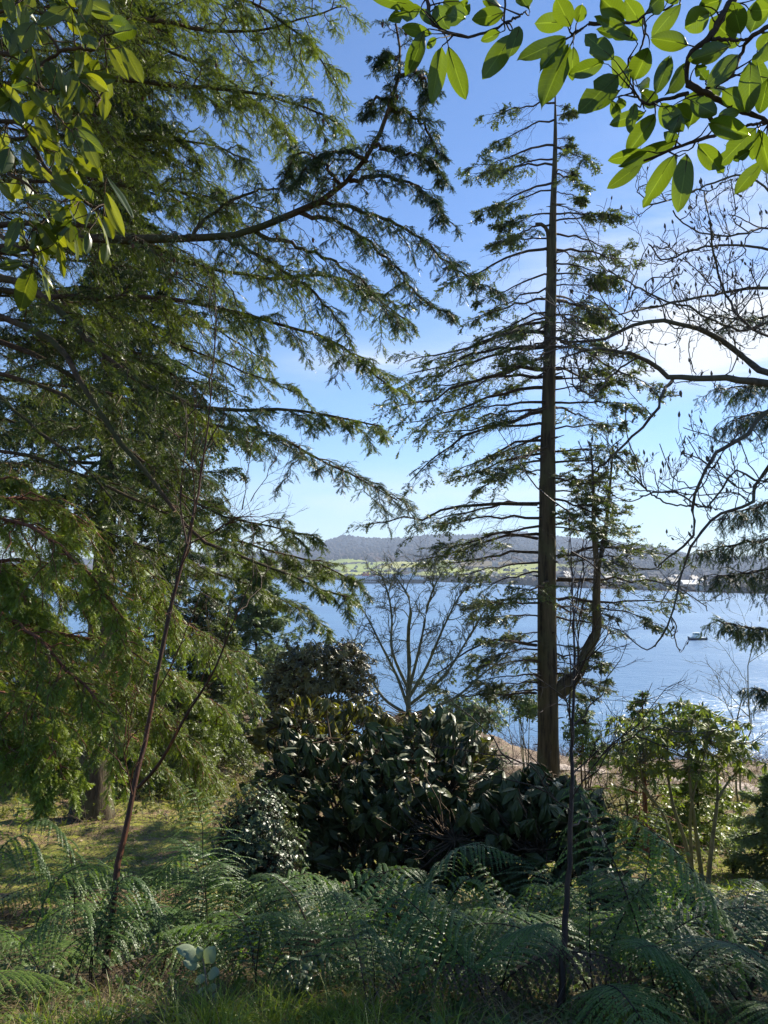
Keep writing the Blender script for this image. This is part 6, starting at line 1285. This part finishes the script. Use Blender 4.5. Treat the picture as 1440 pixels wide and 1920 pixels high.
for x, s_ in ((-32, 1.0), (-27, .8)):
    b = Buf(); b.box(g + [x, 0, 13.0], (5.2 * s_, 4.5, 5.4), taper=.82); f_ = build('funnel', b, M_FR, T)
    b = Buf(); b.box(g + [x, 0, 16.0], (4.2 * s_, 3.9, .9)); build('funnel_cap', b, M_FH, f_)
    b = Buf(); b.box(g + [x, -2.2, 13.3], (1.5, .3, 1.5)); build('emblem', b, M_YL, f_)
for x, hh in ((40, 8), (-50, 6)):
    b = Buf(); tubes(b, np.array([g + [x, 0, 12 if x > 0 else 8], g + [x, 0, 12 + hh]])[None], np.array([[.35, .2]]), 6); tubes(b, np.array([g + [x - 2, 0, 11 + hh], g + [x + 2, 0, 11 + hh]])[None], np.array([[.15, .15]]), 4); build('mast', b, M_FW, T)
for x in (-18, -8, 12): b = Buf(); b.box(g + [x, -6.6, 11.2], (5, 1.8, 1.3), taper=.8); build('lifeboat', b, M_FR, T)
tcv = bpy.data.curves.new('hull_lettering', 'FONT'); tcv.body = 'Caledonian MacBrayne'; tcv.size = 4.6; tcv.extrude = .05; tcv.materials.append(M_FW)
_t = bpy.data.objects.new('hull_lettering', tcv); COL.objects.link(_t); bpy.context.view_layer.update(); _m = bpy.data.meshes.new_from_object(_t.evaluated_get(bpy.context.evaluated_depsgraph_get())); bpy.data.objects.remove(_t)
to = bpy.data.objects.new('hull_lettering', _m); COL.objects.link(to); to.parent = T; to.rotation_euler = (pi / 2, 0, 0); to.location = (-L / 2 + 26, -8.66, 1.6)

# ------------------------------------------------------------------ the far town
rng = R_(870)
M_HW = plain('render_white', (0.46, 0.45, 0.43), .8, var=.05); M_HG = plain('stone_grey', (0.30, 0.28, 0.26), .9); M_SL = plain('slate_roof', (0.10, 0.10, 0.12), .7); M_WN = plain('house_window', (0.04, 0.05, 0.06), .2); M_SHD = plain('shed_roof', (.48, .52, .54), .5)
def house_proto(L, Wd, H, wall, roof):
    T = thing('house', 'x', 'house', (0, 0, 0)); b = Buf(); b.box((0, 0, H / 2 - 1), (L, Wd, H + 2)); wo = build('wall', b, wall, T)
    b = Buf(); x, y_ = L / 2 + .3, Wd / 2 + .4; V = np.array([[-x, -y_, H - .1], [x, -y_, H - .1], [x, y_, H - .1], [-x, y_, H - .1], [-x, 0, H + Wd * .42], [x, 0, H + Wd * .42]]); b.add(V, [np.array([[0, 1, 5, 4], [3, 4, 5, 2], [0, 3, 2, 1]]), np.array([[0, 4, 3], [1, 2, 5]])]); ro = build('roof', b, roof, T)
    b = Buf(); b.box((L * .38, 0, H + Wd * .42 + .3), (.9, .9, 1.8)); build('chimney', b, wall, ro)
    nwin = max(2, int(L / 3.2))
    for r_ in (1.6, 4.3):
        if r_ + 1 > H: break
        b = Buf(); 
        for i in range(nwin): b.box((-L / 2 + (i + .5) * L / nwin, -Wd / 2 - .03, r_), (1.0, .12, 1.3))
        build('window', b, M_WN, wo)
    return T
protos = [house_proto(8, 6.5, 5.0, M_HW, M_SL), house_proto(12, 7, 5.4, M_HW, M_SL), house_proto(9, 8, 3.2, M_HW, M_SHD), house_proto(12, 9, 7.5, M_HG, M_SL), house_proto(20, 9, 5, M_HG, M_SHD)]
def place(proto, px, t, rz, lb, gp, first):
    p = hill_pt(px, t); r = proto if first else proto.copy()
    if not first:
        COL.objects.link(r)
        for ch in proto.children:
            c = ch.copy(); COL.objects.link(c); c.parent = r
            for gch in ch.children: e = gch.copy(); COL.objects.link(e); e.parent = c
    r.location = (float(p[0]), float(p[1]), float(p[2])); r.rotation_euler = (0, 0, rz); r['label'] = lb; r['group'] = gp; r['_o'] = [0, 0, 0]
used = set()
TOWN = []
for i in range(150):
    px = float(rng.choice([rng.uniform(1060, 1420), rng.uniform(1180, 1400), rng.uniform(900, 1060)], p=[.4, .5, .1])); t_ = float(np.clip(rng.exponential(.085), .008, .34)); TOWN.append((int(rng.choice([0, 1, 2, 3, 4], p=[.36, .16, .20, .27, .01])), px, t_))
for px, t_, k in ((655, .02, 1), (612, .03, 0), (748, .1, 0), (770, .12, 1), (845, .05, 2), (700, .06, 0), (905, .12, 0)): TOWN.append((k, px, t_))
nm = {0: 'white two storey house among the town houses across the water', 1: 'long white house with a slate roof in the town across the water', 2: 'low white bungalow with a pale roof in the town across the water', 3: 'grey stone house in the town across the water', 4: 'large white shed with a pale roof on the far waterfront'}
for k, px, t_ in TOWN:
    place(protos[k], px, t_, rng.uniform(-.6, .6) + .3, nm[k], 'houses of the far town, type %s' % ['two storey', 'long', 'bungalow', 'stone', 'shed'][k], k not in used); used.add(k)

# ------------------------------------------------------------------ air
b = Buf(); b.box((0, 2400, 170), (9600, 5200, 380))
m, t = mat('haze_air'); pv = N(t, 'ShaderNodeVolumePrincipled'); pv.inputs['Color'].default_value = (.62, .76, 1.0, 1); pv.inputs['Density'].default_value = 0.00016; pv.inputs['Anisotropy'].default_value = 0.1
o = N(t, 'ShaderNodeOutputMaterial'); t.links.new(pv.outputs[0], o.inputs['Volume'])
tag(build('haze', b, m), 'thin bluish haze softening the hills across the water', kind='stuff')
for o in list(bpy.data.objects):
    if '_o' in o: del o['_o']
print('FACES', sum(len(o.data.polygons) for o in bpy.data.objects if o.type == 'MESH'), 'OBJ', len(bpy.data.objects))
